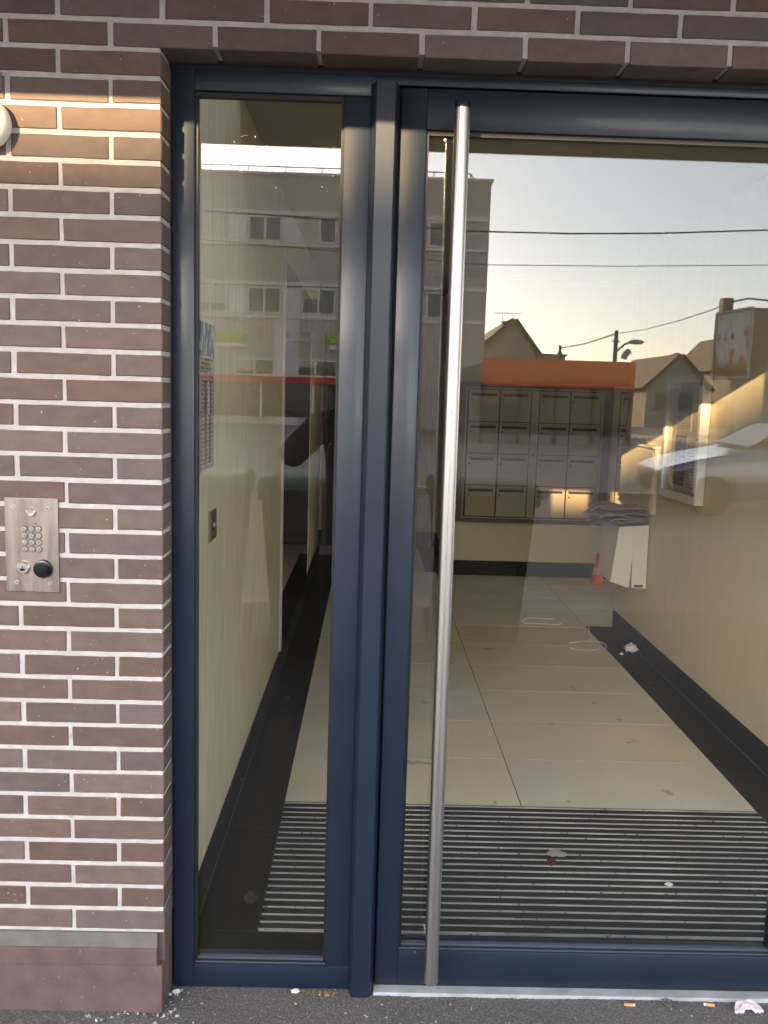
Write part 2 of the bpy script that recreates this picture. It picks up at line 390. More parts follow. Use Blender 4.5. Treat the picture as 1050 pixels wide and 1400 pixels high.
for n in range(-8, 35):
    zc = ZT-(n+0.5)*H
    if zc+bh/2 > ZS-0.002: continue
    odd = 1 if n % 2 == 0 else 0
    m = -30+odd
    while X0+m*HB < XB-0.3:
        xa, xb = X0+m*HB+0.0058, X0+(m+2)*HB-0.0058; m += 2
        if xa < XA+0.05: continue
        xc = (xa+xb)/2
        if n >= 0:
            if xb > XL_OP-0.02 and xa < XR_OP: 
                if xa < XL_OP-0.02:
                    ln = XL_OP-xa
                    me = (corner_full if ln > 0.16 else corner_half)[rnd.randrange(4)]
                    inst('brick', me, facade, ((xa+XL_OP)/2+(0 if ln > .16 else 0), -0.0032+rnd.uniform(-.0006, .0006), zc+rnd.uniform(-.0007, .0007)), (rnd.uniform(-.002, .002), rnd.uniform(-.002, .002), 0))
                elif xb > XR_OP+0.02:
                    field.box((XR_OP, -0.003, zc-bh/2), (xb, DOORY, zc+bh/2), 0.002)
                continue
        if in_view(xc, zc):
            me = (lintel if n == -1 and xb > XL_OP-.1 and xa < XR_OP else full)[rnd.randrange(4)]
            inst('brick', me, facade, (xc+rnd.uniform(-.0012, .0012), -0.0032+rnd.uniform(-.0006, .0006), zc+rnd.uniform(-.0008, .0008)), (rnd.uniform(-.002, .002), rnd.uniform(-.0025, .0025), 0))
        else:
            dp = DOORY if n == -1 and xb > XL_OP and xa < XR_OP else 0.04
            field.box((xa, -0.0032, zc-bh/2), (xb, dp, zc+bh/2), 0.002)
fo = field.build('brick_field', M['brick_isl'], facade); fo['kind'] = 'stuff'
# plinth: a sloped grey fillet, an upper band and a lower block standing a little prouder
ZP = ZT-35*H
def plinth(xa, xb, sgn):
    b = MB(); b.prism([(0.006, ZP-0.004), (-0.0035, ZP-0.006), (-0.006, ZP-0.045), (0.006, ZP-0.045)], 0, xa, xb)
    b.build('mortar_fillet', M['fillet'], facade)
    b = MB(); b.prism([(0.01, ZP-0.0445), (-0.009, ZP-0.0445), (-0.0115, ZP-0.049), (-0.0125, ZP-0.087), (-0.009, ZP-0.0905), (0.01, ZP-0.0905)], 0, xa, xb)
    b.build('plinth_band', M['plinth'], facade)
    b = MB(); b.prism([(0.075, ZP-0.0900), (-0.0085, ZP-0.0902), (-0.0110, ZP-0.0925), (-0.0180, -0.03), (0.080, -0.03)], 0, xa, xb+sgn*0.014)
    b.build('plinth_block', M['plinth'], facade)
plinth(XA, XL_OP-0.017, 1)
plinth(XR_OP+0.017, XB, -1)
for a_, c_ in (((XA, 0.006, -0.03), (XL_OP-0.019, 0.30, ZP-0.0035)), ((XR_OP+0.019, 0.006, -0.03), (XB, 0.30, ZP-0.0035))):
    MB().box(a_, c_).build('plinth_core', M['plinth'], facade)
# jamb filling behind the set-back plinth
MB().box((XL_OP-0.030, 0.012, -0.02), (XL_OP-0.0015, 0.14, ZP-0.002)).build('jamb_block', M['plinth'], facade)

# overhanging storey: soffit, perforated strips, upper wall
SA = 2.2; SZ = 2.225+0.253*SA
over = thing('overhang', 'beige overhanging upper storey above the entrance pavement', 'overhang', (0, 0, 0))
MB().box((XA-12, -SA, SZ), (XB+12, 0.30, SZ+0.25)).build('soffit', M['soffit'], over)
MB().box((XA-12, -SA+0.02, SZ+0.25), (XB+12, 0.3, SZ+0.98)).build('upper_wall', M['soffit'], over)  # unseen wall kept low so sky light reaches the lobby roof opening
for xa, xb in ((-1.55, -0.15), (0.25, 0.62), (0.92, 1.62), (2.3, 3.4)):
    MB().box((xa, -SA+0.06, SZ-0.012), (xb, -0.25, SZ+0.002), 0.003).build('perforated_panel', M['perf'], over)
MB().box((XA, 0.0005, ZS), (XB, 0.30, SZ)).build('wall_head', M['soffit'], over)

# ------------------------------------------------------------------ ground outside
gm = bmesh.new()
NX, NY = 260, 110
def gz(x, y):
    z = 0.0
    return z
xs = [-1.15+2.5*i/NX for i in range(NX+1)]; ys = [-0.75+0.86*j/NY for j in range(NY+1)]
from mathutils import noise as mnoise
grid = []
for y in ys:
    row = []
    for x in xs:
        h = mnoise.noise((x*9, y*9, 0))*0.0025 + mnoise.noise((x*75, y*75, 3))*0.0022 + mnoise.noise((x*160, y*160, 7))*0.0015
        # the tarmac rises in a rough lip against the plinth and dips at the frame
        dpl = max(0, 1-abs(y+0.035)/0.07) if x < XL_OP else max(0, 1-math.hypot(x-XL_OP+0.01, y+0.02)/0.06)
        h += 0.008*dpl*(0.6+0.8*mnoise.noise((x*30, y*30, 9)))
        edge = min(1, (x+1.15)/0.1, (1.35-x)/0.1, (y+0.75)/0.1)
        row.append(gm.verts.new((x, y, h*max(0, edge)-0.003*0)))
    grid.append(row)
for j in range(NY):
    for i in range(NX): gm.faces.new((grid[j][i], grid[j][i+1], grid[j+1][i+1], grid[j+1][i]))
def ring(x0, y0, x1, y1, X0_, Y0_, X1_, Y1_, z):
    for a in (((X0_, Y0_), (X1_, Y0_), (X1_, y0), (X0_, y0)), ((X0_, y1), (X1_, y1), (X1_, Y1_), (X0_, Y1_)), ((X0_, y0), (x0, y0), (x0, y1), (X0_, y1)), ((x1, y0), (X1_, y0), (X1_, y1), (x1, y1))):
        gm.faces.new([gm.verts.new((u, v, z)) for u, v in a])
ring(-1.15, -0.75, 1.35, 0.11, -40, -4.2, 40, 0.112, 0.0)
me = bpy.data.meshes.new('pavement'); gm.to_mesh(me); gm.free(); me.materials.append(M['asphalt'])
for p in me.polygons: p.use_smooth = True
tag(link(bpy.data.objects.new('pavement', me)), kind='structure')
MB().box((-60, -4.35, -0.13), (60, -4.2, 0.002), 0.01).build('kerb', M['pave'])['kind'] = 'structure'
MB().poly([(-120, -13, -0.12), (120, -13, -0.12), (120, -4.35, -0.12), (-120, -4.35, -0.12)], [(0, 1, 2, 3)]).build('road', M['road'])['kind'] = 'structure'
MB().box((-60, -13.15, -0.13), (60, -13.0, 0.0), 0.01).build('kerb', M['pave'])['kind'] = 'structure'
MB().poly([(5.05, 0.31, -0.01), (60, 0.31, -0.01), (60, 60, -0.01), (5.05, 60, -0.01)], [(0, 1, 2, 3)]).build('court_bounce_ground', M['court'])['kind'] = 'structure'  # added pale ground out of view, throws light through the side openings
MB().poly([(1.95, 0.31, -0.012), (5.04, 0.31, -0.012), (5.04, 3.81, -0.012), (1.95, 3.81, -0.012)], [(0, 1, 2, 3)]).build('court_bounce_ground', M['court'])['kind'] = 'structure'
MB().poly([(-300, -400, 0.0), (300, -400, 0.0), (300, -13.15, 0.0), (-300, -13.15, 0.0)], [(0, 1, 2, 3)]).build('ground', M['pave'])['kind'] = 'structure'

# ------------------------------------------------------------------ fixed glazed frame
FB = 0.150                                              # back face of the profiles
frame = thing('door_frame', 'dark navy metal door frame with tall narrow side pane left of the door', 'door frame', (0, DOORY, 0))
def lp(o): return o
def fbox(mb, xa, xb, za, zb, ya=DOORY, yb=FB, bev=0.0025): mb.box((xa, ya-DOORY, za), (xb, yb-DOORY, zb), bev, 2)
def glazing(par, xa, xb, za, zb, rails=True):
    g = MB()
    w_ = 0.0065
    for a, b in (((xa, za), (xa+w_, zb)), ((xb-w_, za), (xb, zb)), ((xa+w_, zb-w_-.004), (xb-w_, zb)), ((xa+w_, za), (xb-w_, za+w_))):
        g.box((a[0], 0.010, a[1]), (b[0], 0.0290, b[1]))
    g.build('gasket', M['gasket'], par)
    b = MB(); b.prism([(0.006, za-0.001), (0.018, za+0.010), (0.030, za+0.010), (0.030, za-0.001)], 0, xa+0.001, xb-0.001)
    b.build('glazing_bead', M['bead'], par)
    MB().box((xa-0.006, GL-DOORY-0.004, za-0.006), (xb+0.006, GL-DOORY+0.004, zb+0.006)).build('pane', M['glass'], par)
def member(name, par, *a, **k):
    b = MB(); fbox(b, *a, **k); return b.build(name, M['navy'], par, True)
ZH = 2.322
member('stile', frame, -0.5125, -0.459, 0.002, ZH)
member('head_rail', frame, -0.459, -0.047, 2.272, ZH)
member('bottom_rail', frame, -0.459, -0.047, 0.002, 0.068)
member('stile', frame, -0.110, -0.0475, 0.068, 2.272)
member('head_rail', frame, -0.047, 1.20, 2.2985, ZH)
glazing(frame, -0.459, -0.110, 0.068, 2.272)
# protruding post between side pane and door
b = MB(); b.prism([(-0.0475, 0.0), (-0.0375, -0.026), (-0.0345, -0.029), (0.008, -0.029), (0.011, -0.026), (0.0185, 0.0), (0.0185, 0.065), (-0.0475, 0.065)], 2, 0.0, 2.2980)
b.build('mullion', M['navy'], frame)
member('stile', frame, 1.157, 1.215, 0.002, 2.2985)
member('head_rail', frame, 1.20, 1.752, 2.272, ZH)
member('bottom_rail', frame, 1.215, 1.752, 0.002, 0.068)
member('stile', frame, 1.695, 1.7515, 0.068, 2.272)
glazing(frame, 1.215, 1.695, 0.068, 2.272)
MB().box((-0.513, -0.002, ZH-0.003), (1.753, 0.06, ZT+0.012)).build('seal', M['gasket'], frame)
b = MB(); b.box((0.020, -0.020, -0.004), (1.156, 0.06, 0.0085), 0.002)
th = b.build('threshold', M['thresh'], frame)
MB().box((0.0170, 0.028, 0.02), (0.0260, 0.064, 2.31)).build('door_seal', M['gasket'], frame)
b = MB(); b.box((0.0215, 0.012, 0.0085), (1.156, 0.055, 0.030)); b.build('draught_seal', M['gasket'], frame)

sm = MB(); rs_ = random.Random(5)
for k in range(60):
    if k < 22: x, z = rs_.gauss(-.345, .022), rs_.uniform(2.10, 2.185)
    elif k < 40: x, z = rs_.uniform(-.30, -.12), rs_.uniform(2.06, 2.17)
    else: x, z = rs_.uniform(-.45, -.12), rs_.uniform(.15, 2.2)
    sm.cyl((x, GL-.0046-DOORY, z), (x, GL-.0040-DOORY, z), rs_.choice((.0008, .0010, .0016)), n=6)
o = sm.build('dirt_specks', M['scrap'], frame); o['kind'] = 'stuff'
# ------------------------------------------------------------------ door leaf with long pull handle
door = thing('entrance_door', 'navy framed glass entrance door with long steel pull handle', 'door', (0, DOORY, 0))
member('stile', door, 0.0235, 0.0845, 0.0235, 2.2945)
member('stile', door, 1.092, 1.153, 0.0235, 2.2945)
member('top_rail', door, 0.0845, 1.092, 2.203, 2.2945)
member('bottom_rail', door, 0.0845, 1.092, 0.0235, 0.118)
glazing(door, 0.0845, 1.092, 0.118, 2.203)
hx0, hx1 = 0.1590, 0.1660
b = MB(); b.lathe([(0.0145, 0), (0.0178, 0.003), (0.0178, 2.137), (0.0178, 2.140)], (0, 0, 0), 2, 40)
hd = b.build('pull_handle', M['steel'], door, True); hd.location = (hx1, -0.083, 0.086); hd.rotation_euler = (0, -math.atan2(hx1-hx0, 2.17), 0)
b = MB(); b.lathe([(0.0182, 0), (0.0182, 0.012), (0.0165, 0.016), (0.006, 0.018)], (0, 0, 2.1395), 2, 32); b.build('end_cap', M['dark_metal'], hd, True)
for z in (0.022, 2.132):
    b = MB(); b.cyl((0, 0.012, z), (0, 0.110, z), 0.010, n=16); b.build('bracket', M['steel'], hd, True)
for z in (0.115, 2.18):
    b = MB(); b.cyl((0.128, -0.004, z), (0.128, 0.001, z), 0.003, n=10); b.build('screw', M['steel3'], door)
# door closer behind the top rail
cl = MB(); cl.box((0.20, 0.068, 2.215), (0.42, 0.11, 2.27), 0.006); cl.build('door_closer', M['dark_metal'], door)

# ------------------------------------------------------------------ lobby shell
WX, RX, CZ = -0.518, 1.735, 2.62
def wall(name, a, b, m=None): 
    o = MB().box(a, b).build(name, m or M['plaster']); o['kind'] = 'structure'; return o
wall('lobby_wall', (WX-0.15, 0.302, -0.02), (WX, 2.765, CZ))
wall('lobby_wall', (WX-0.15, 2.765, -0.02), (WX-0.004, 6.47, CZ))
wall('lobby_wall', (RX+0.005, 1.42, -0.02), (RX+0.2, 3.97, CZ), M['plaster2'])
sw = thing('side_window', 'added tall glazed opening in the right lobby wall, letting light in by the entrance', 'window', (RX+.10, 0.861, 0))  # added out of view to brighten the front of the lobby
b = MB()
for a_, c_ in (((-.03, -.559, 0), (.03, -.50, CZ)), ((-.03, .50, 0), (.03, .559, CZ)), ((-.03, -.50, 0), (.03, .50, .07)), ((-.03, -.50, CZ-.06), (.03, .50, CZ))): b.box(a_, c_)
b.build('frame', M['navy'], sw); MB().box((-.005, -.50, .07), (.005, .50, CZ-.06)).build('pane', M['skyglass'], sw)
wall('lobby_wall', (-3.0, 7.05, -0.02), (0.70, 7.2, CZ))
wall('lobby_wall', (0.70, 5.65, -0.02), (5.0, 7.2, CZ), M['plaster2'])
wall('lobby_wall', (-3.1, 6.3, -0.02), (-3.0, 7.2, CZ))
wall('lobby_wall', (-3.0, 6.32, -0.02), (WX-0.15, 6.47, CZ))
wall('lobby_wall', (RX+0.2, 3.82, -0.02), (5.0, 3.97, CZ), M['plaster2'])
wall('lobby_wall', (WX-0.15, 0.145, -0.02), (WX, 0.302, CZ)); wall('lobby_wall', (RX+0.017, 0.145, -0.02), (RX+0.2, 0.302, CZ))
LX0, LX1, LY0, LY1 = -0.50, 1.72, 0.31, 1.14
for a_, c_ in (((-3.1, 0.302, CZ), (LX0, 7.2, CZ+.2)), ((LX1, 0.302, CZ), (5.1, 7.2, CZ+.2)), ((LX0, 0.302, CZ), (LX1, LY0, CZ+.2)), ((LX0, LY1, CZ), (LX1, 7.2, CZ+.2))):
    wall('lobby_ceiling', a_, c_, M['ceil'])
rf_ = thing('added_rooflight', 'added glazed roof opening letting daylight into the front of the lobby', 'added_rooflight', ((LX0+LX1)/2, (LY0+LY1)/2, CZ+.2))  # added above the view as a daylight source for the lobby
hx_, hy_ = (LX1-LX0)/2, (LY1-LY0)/2
b = MB()
for a_, c_ in (((-hx_-.06, -hy_-.06, 0), (-hx_, hy_+.06, .12)), ((hx_, -hy_-.06, 0), (hx_+.06, hy_+.06, .12)), ((-hx_, -hy_-.06, 0), (hx_, -hy_, .12)), ((-hx_, hy_, 0), (hx_, hy_+.06, .12)), ((-hx_, -.03, 0), (hx_, .03, .12))): b.box(a_, c_)
b.build('frame', M['navy'], rf_)
for q_ in (-1, 1): MB().box((-hx_, min(q_*.03, q_*hy_), .06), (hx_, max(q_*.03, q_*hy_), .07)).build('pane', M['skyglass'], rf_)
wall('lobby_wall', (WX, 0.150, ZT+0.0), (RX+0.017, 0.302, CZ), M['ceil'])
# added window, out of sight to the right, to bring light into the recess
cw = thing('added_court_window', 'added glazed opening letting light into the end of the lobby side passage', 'window', (5.0, 4.8, 0))
b = MB(); WH = 1.5; wall('lobby_wall', (5.0, 3.97, WH), (5.1, 5.65, CZ))
for a, c in (((0, -.83, 0), (.08, -.77, WH)), ((0, .77, 0), (.08, .83, WH)), ((0, -.77, 0), (.08, .77, .08)), ((0, -.77, WH-.08), (.08, .77, WH))): b.box(a, c)
b.build('frame', M['navy'], cw); MB().box((.03, -.77, .08), (.04, .77, WH-.08)).build('pane', M['glass'], cw)

# floor: grout slab, big beige tiles, anthracite border tiles
floor = MB().box((-3.0, 0.112, -0.10), (5.0, 7.05, -0.0014)).build('lobby_floor', M['grout']); floor['kind'] = 'structure'
def tile(xa, xb, ya, yb, m='tile'):
    b = MB(); g = 0.0022; b.box((xa+g-(xa+xb)/2, ya+g-(ya+yb)/2, -0.010), (xb-g-(xa+xb)/2, yb-g-(ya+yb)/2, 0))
    o = b.build('tile' if m == 'tile' else 'border_tile', M[m], floor); o.location = ((xa+xb)/2, (ya+yb)/2, rnd.uniform(-.0004, .0003)); return o
P = 0.4575
rows = [1.155+P*i for i in range(13)]
for i, y0 in enumerate(rows):
    y1 = min(y0+P, 7.05)
    for xa, xb in ((-0.325, 0.605), (0.605, 1.535)):
        if y0 > 5.6 and xa > 0.5: continue
        tile(xa, xb, y0, y1 if not (xa > .5) else min(y1, 5.65))
    if y0 > 3.85 and y0 < 5.6:
        for k in range(3): tile(1.535+.93*k, 1.535+.93*(k+1), y0 if i != 6 else 3.955, min(y1, 5.65))
tile(1.535, 2.465, 3.955, rows[6]+P) if False else None
def strip(xa, xb, ya, yb, step, axis):
    t = ya if axis == 1 else xa
    end = yb if axis == 1 else xb
    while t < end-0.01:
        e = min(t+step, end)
        if axis == 1: tile(xa, xb, t, e, 'dtile')
        else: tile(t, e, ya, yb, 'dtile')
        t = e
strip(WX+0.009, -0.325, 0.335, 6.47, 0.60, 1); strip(1.535, RX-0.008, 0.335, 3.70, 0.60, 1)
strip(1.535, RX+0.06, 3.70, 3.953, 0.6, 1)
strip(WX+0.009, RX-0.008, 0.152, 0.335, 0.60, 0)
strip(0.50, 0.69, 5.65, 7.04, 0.6, 1)
tile(-3.0, -0.325, 6.47, 7.05); tile(-0.325, 0.5, 6.645, 7.05) if False else None
# skirting
def skirt(axis, c, a, b, step=0.60, out=1, h=0.118):
    t = a
    sk = thing('skirting', None, None) if False else None
    while t < b-0.01:
        e = min(t+step, b); m_ = MB(); g = 0.0008
        if axis == 1: m_.box((min(c, c+0.009*out), t+g, 0.001), (max(c, c+0.009*out), e-g, h), 0.001)
        else: m_.box((t+g, min(c, c+0.009*out), 0.001), (e-g, max(c, c+0.009*out), h), 0.001)
        m_.build('skirting_tile', M['dtile'], floor); t = e
skirt(1, WX, 0.305, 6.47); skirt(1, RX+0.004, 1.42, 3.965, out=-1); skirt(0, 5.65, 0.71, 4.9, out=-1, h=0.135); skirt(0, 7.05, -3.0, 0.70, out=-1, h=0.16)
skirt(1, 0.70, 5.66, 7.04, out=-1, h=0.135)

MB().box((RX-0.0085, 0.34, -0.004), (RX-0.0052, 3.95, 0.0012)).build('edge_sealant', M['fillet'], floor)
MB().box((WX+0.0092, 0.34, -0.004), (WX+0.0118, 6.46, 0.0012)).build('edge_sealant', M['fillet'], floor)
# entrance mat
mt = thing('entrance_mat', 'dark ribbed entrance mat with thin aluminium strips inside the glass door', 'door mat', (0.605, 0.745, 0))
MB().box((-0.929, -0.409, -0.004), (0.929, 0.409, 0.001)).build('carpet_base', M['mat'], mt)
NS = 22
for i in range(NS):
    y = -0.405+0.81*i/(NS-1)
    b = MB(); L0 = -0.925; n = 30; rr = random.Random(100+i)
    hw = 0.0025 if i else 0.0050
    pts = []
    for k in range(n+1): pts.append((L0+1.85*k/n, rr.uniform(-.0007, .0007), rr.uniform(-.0007, .0007)))
    for k in range(n):
        xa, a0, a1 = pts[k]; xb, b0, b1 = pts[k+1]
        b.poly([(xa, y-hw+a0, 0.004), (xb, y-hw+b0, 0.004), (xb, y+hw+b1, 0.004), (xa, y+hw+a1, 0.004), (xa, y-hw+a0, 0), (xb, y-hw+b0, 0), (xb, y+hw+b1, 0), (xa, y+hw+a1, 0)],
               [(0, 1, 2, 3), (0, 4, 5, 1), (3, 2, 6, 7)])
    b.build('strip', M['alu'], mt)
    if i < NS-1:
        b = MB(); b.box((-0.925, y+0.009, 0.0), (0.925, y+0.81/(NS-1)-0.009, 0.0035), 0.0012); b.build('carpet_rib', M['mat'], mt)
b = MB()
for a, c in (((-.931, -.411, -.004), (-.927, .411, .005)), ((.927, -.411, -.004), (.931, .411, .005)), ((-.927, .409, -.004), (.927, .411, .005))): b.box(a, c)
b.build('edge_trim', M['dark_metal'], mt)

# mirror on the left wall, with a pale corner trim
mi = thing('wall_mirror', 'full height mirror panel on the left lobby wall beyond the pale trim', 'mirror', (WX, 3.82, 0))
MB().box((-0.003, -1.04, 0.119), (0.006, 1.06, 2.3)).build('mirror_glass', M['mirror'], mi)
MB().box((-0.003, -1.062, 0.119), (0.014, -1.040, 2.3), 0.002).build('edge_trim', M['trim'], mi)
MB().box((-0.003, 1.06, 0.119), (0.009, 1.068, 2.3)).build('edge_trim', M['trim'], mi)

# lift door at the far end
ld = thing('lift_door', 'black door at the far end of the dim lobby', 'door', (-0.02, 7.05, 0))
b = MB(); b.box((-0.45, -0.035, 0.0), (0.45, -0.001, 2.1), 0.003); b.build('door_panel', M['blackdoor'], ld)
for s in (-1, 1): MB().box((s*0.45-(.05 if s < 0 else 0), -0.05, 0), (s*0.45+(.05 if s > 0 else 0), -0.001, 2.15), .003).build('door_jamb', M['mailframe'], ld)
MB().box((-.5, -0.05, 2.15), (.5, -0.001, 2.2), .003).build('door_head', M['mailframe'], ld)
MB().box((-.012, -0.040, 0.0), (.012, -0.036, 2.1)).build('centre_strip', M['mailframe'], ld)

# switch plate + notice on the left wall
sp = thing('switch_plate', 'small steel switch plate with round button on the left lobby wall', 'switch', (WX, 0.65, 1.163))
MB().box((0.0, -0.058, -0.047), (0.005, 0.058, 0.047), 0.0015).build('plate', M['steel2'], sp)
MB().cyl((0.004, 0, 0), (0.012, 0, 0), 0.012, n=20).build('button', M['steel3'], sp, True)
MB().cyl((0.0045, 0, 0), (0.0075, 0, 0), 0.018, n=20).build('button_ring', M['dark_metal'], sp, True)
po = MB().box((-0.001, -0.115, -0.215), (0.0025, 0.115, 0.215)).build('wall_notice', text_print('notice_print', (0.40, 0.35, 0.31), (0.13, 0.10, 0.11), 34, 9, (0.10, 0.15, 0.20), 0.22))
po.location = (WX+0.0015, 0.545, 1.56); tag(po, 'printed notice with blue header and columns of text on the left lobby wall', 'notice')
MB().box((0.0026, -0.04, -0.195), (0.0034, -0.012, 0.05)).build('dark_column', mat('notice_dark', (0.16, 0.08, 0.08), .6), po)
MB().box((0.0026, 0.03, -0.195), (0.0034, 0.058, 0.05)).build('dark_column', bpy.data.materials['notice_dark'], po)

# ------------------------------------------------------------------ mailboxes
MBY = 5.595
mb_t = thing('mailbox_unit', 'bank of beige mailboxes in a dark bronze frame on the back wall', 'mailboxes', (0, MBY, 0))
def mail_door(par, xa, xb, za, zb, lockside=-1):
    w_, h_ = xb-xa, zb-za
    b = MB(); b.box((xa+.0035, -0.004, za+.0035), (xb-.0035, 0.01, zb-.0035), 0.0018); d = b.build('mailbox_door', M['mailbox'], par)
    b = MB(); b.box((xa+w_*.08, -0.0065, zb-.058), (xb-w_*.10, -0.0035, zb-.030), 0.0008); b.build('slot', M['slot'], d)
    b = MB(); b.prism([(-0.0035, zb-.030), (-0.014, zb-.033), (-0.014, zb-.036), (-0.0035, zb-.034)], 0, xa+w_*.07, xb-w_*.09); b.build('slot_flap', M['mailbox'], d)
    b = MB(); b.box((xa+w_*.52, -0.0065, zb-.098), (xa+w_*.86, -0.0035, zb-.076), 0.0008); b.build('name_plate', M['plate'], d)
    b = MB(); b.cyl((xa+w_*.10, -.009, zb-.088), (xa+w_*.10, -.003, zb-.088), .008, n=12); b.build('lock', M['dark_metal'], d)
    return d
zt, zb = 1.665, 0.545; rh = (zt-zb)/4
cols = [(0.822, 1.092), (1.098, 1.368), (1.445, 1.712), (1.718, 1.985)]
for xa, xb in cols:
    for r_ in range(4): mail_door(mb_t, xa, xb, zt-(r_+1)*rh, zt-r_*rh)
b = MB()
for a, c in (((0.745, -0.02, 0.495), (0.795, 0.05, 1.72)), ((2.012, -0.035, 0.495), (2.075, 0.05, 1.72)), ((0.795, -0.02, 0.495), (2.012, 0.05, 0.530)), ((0.795, -0.02, 1.680), (2.012, 0.05, 1.72))): b.box(a, c, .002)
b.build('frame', M['mailframe'], mb_t)
b = MB()
for a, c in (((0.795, -0.012, 0.530), (0.808, 0.01, 1.680)), ((1.985, -0.008, 0.530), (2.012, 0.01, 1.680)), ((0.808, -0.012, 0.530), (1.985, 0.01, 0.540)), ((0.808, -0.012, 1.670), (1.985, 0.01, 1.680))): b.box(a, c, .001)
b.build('inner_trim', M['mailbox'], mb_t)
b = MB(); b.box((1.374, -0.003, 0.545), (1.439, 0.01, 1.665), .001); b.build('centre_panel', M['mailbox'], mb_t)
b = MB(); b.cyl((1.406, -.010, 1.10), (1.406, -.002, 1.10), .012, n=14); b.build('panel_lock', M['dark_metal'], mb_t)
MB().box((0.80, 0.0105, 0.535), (2.0, 0.03, 1.675)).build('backing', M['slot'], mb_t)
mb2 = thing('mailbox_unit', 'second bank of mailboxes partly hidden behind the right wall corner', 'mailboxes', (0, MBY, 0))
for xa, xb in ((2.155, 2.425), (2.431, 2.70)):
    for r_ in range(4): mail_door(mb2, xa, xb, zt-(r_+1)*rh, zt-r_*rh)
b = MB()
for a, c in (((2.085, -0.02, 0.495), (2.145, 0.05, 1.72)), ((2.71, -0.02, 0.495), (2.77, 0.05, 1.72)), ((2.145, -0.02, 0.495), (2.71, 0.05, 0.530)), ((2.145, -0.02, 1.68), (2.71, 0.05, 1.72))): b.box(a, c, .002)
b.build('frame', M['mailbox'], mb2)
MB().box((2.15, 0.0105, 0.535), (2.705, 0.03, 1.675)).build('backing', M['slot'], mb2)

# ------------------------------------------------------------------ notice board, meter cupboard, leaflet bin on the right wall
nb = thing('notice_board', 'white framed glass notice board on the right lobby wall', 'notice board', (RX, 2.75, 1.40))
b = MB()
for a, c in (((-.052, -.285, -.345), (-.002, -.245, .345)), ((-.052, .245, -.345), (-.002, .285, .345)), ((-.052, -.245, -.345), (-.002, .245, -.305)), ((-.052, -.245, .305), (-.002, .245, .345))): b.box(a, c, .003)
b.build('frame', M['white_paint'], nb)
MB().box((-.012, -.245, -.305), (-.002, .245, .305)).build('backing', M['plaster2'], nb)
MB().box((-.042, -.244, -.304), (-.039, .244, .304)).build('pane', glass_mat('board_glass', f0=0.05, dust=0), nb)
for z in (-.29, .0, .29): MB().cyl((-.056, -.265, z), (-.050, -.265, z), .006, n=10).build('screw', M['dark_metal'], nb)
pm = [text_print('paper_a', (.72, .70, .66), (.36, .34, .31), 26, 12, seed=3.0), text_print('paper_b', (.10, .09, .085), (.24, .21, .18), 9, 4, seed=8.0), text_print('paper_c', (.50, .45, .42), (.34, .10, .08), 14, 8, seed=5.0)]
for nm, m_, ya, yb, za, zb_, lab in (('notice_paper', pm[0], -.06, .16, .03, .29, 'white typed sheet at the top of the notice board'), ('notice_paper', pm[1], .0, .17, -.27, .01, 'dark poster with pale lines low in the notice board'), ('notice_paper', pm[2], -.19, -.02, -.28, -.04, 'pale sheet with red print low in the notice board')):
    o = MB().box((-.0012, ya, za), (.0012, yb, zb_)).build(nm, m_); o.location = (RX-.0145, 2.75, 1.40); tag(o, lab, 'notice', 'sheets pinned in the notice board')
mc = thing('meter_cupboard', 'shallow beige wall cupboard between notice board and wall corner', 'cupboard', (RX+.005, 3.53, 1.12))
MB().box((-.03, -.30, -.215), (0, .405, .19), .003).build('body', M['plaster2'], mc)
MB().box((-.045, -.31, .190), (0, .415, .205), .002).build('top_ledge', M['white_paint'], mc)
MB().box((-.034, -.28, -.195), (-.029, .385, .17), .002).build('door_panel', M['plaster2'], mc)

lb = thing('leaflet_bin', 'white metal leaflet bin with split front hung on the right wall', 'bin', (RX, 3.30, 0))
# outline in x (from wall) and z, front face split by a wedge
def quad_prism(pts, ya, yb): return MB().prism(pts, 1, ya, yb)
quad_prism([(-.193, .812), (-.099, .820), (-.099, .62), (-.109, .425), (-.228, .462)], 0, .004).build('front_flap', M['white2'], lb)
quad_prism([(-.098, .820), (-.006, .828), (-.002, .424), (-.091, .424), (-.0985, .62)], 0, .004).build('front_flap', M['white2'], lb)
b = MB(); b.poly([(-.193, 0, .812), (-.228, 0, .462), (-.20, .40, .442), (-.195, .40, .80), (-.189, 0.004, .812), (-.224, 0.004, .462), (-.196, .396, .442), (-.191, .396, .80)], [(0, 1, 2, 3), (7, 6, 5, 4), (0, 3, 7, 4), (1, 5, 6, 2), (0, 4, 5, 1), (3, 2, 6, 7)])
b.build('side_panel', M['white2'], lb)
quad_prism([(-.195, .80), (-.004, .82), (-.004, .43), (-.20, .442)], .396, .40).build('back_panel', M['white2'], lb)
b = MB(); b.poly([(-.226, .004, .47), (-.004, .004, .43), (-.004, .396, .43), (-.198, .396, .45)], [(0, 1, 2, 3)]); b.build('bin_floor', M['dark_metal'], lb)
b = MB(); b.box((-.075, -.002, .432), (-.02, 0, .446)); b.build('maker_plate', M['print'], lb)
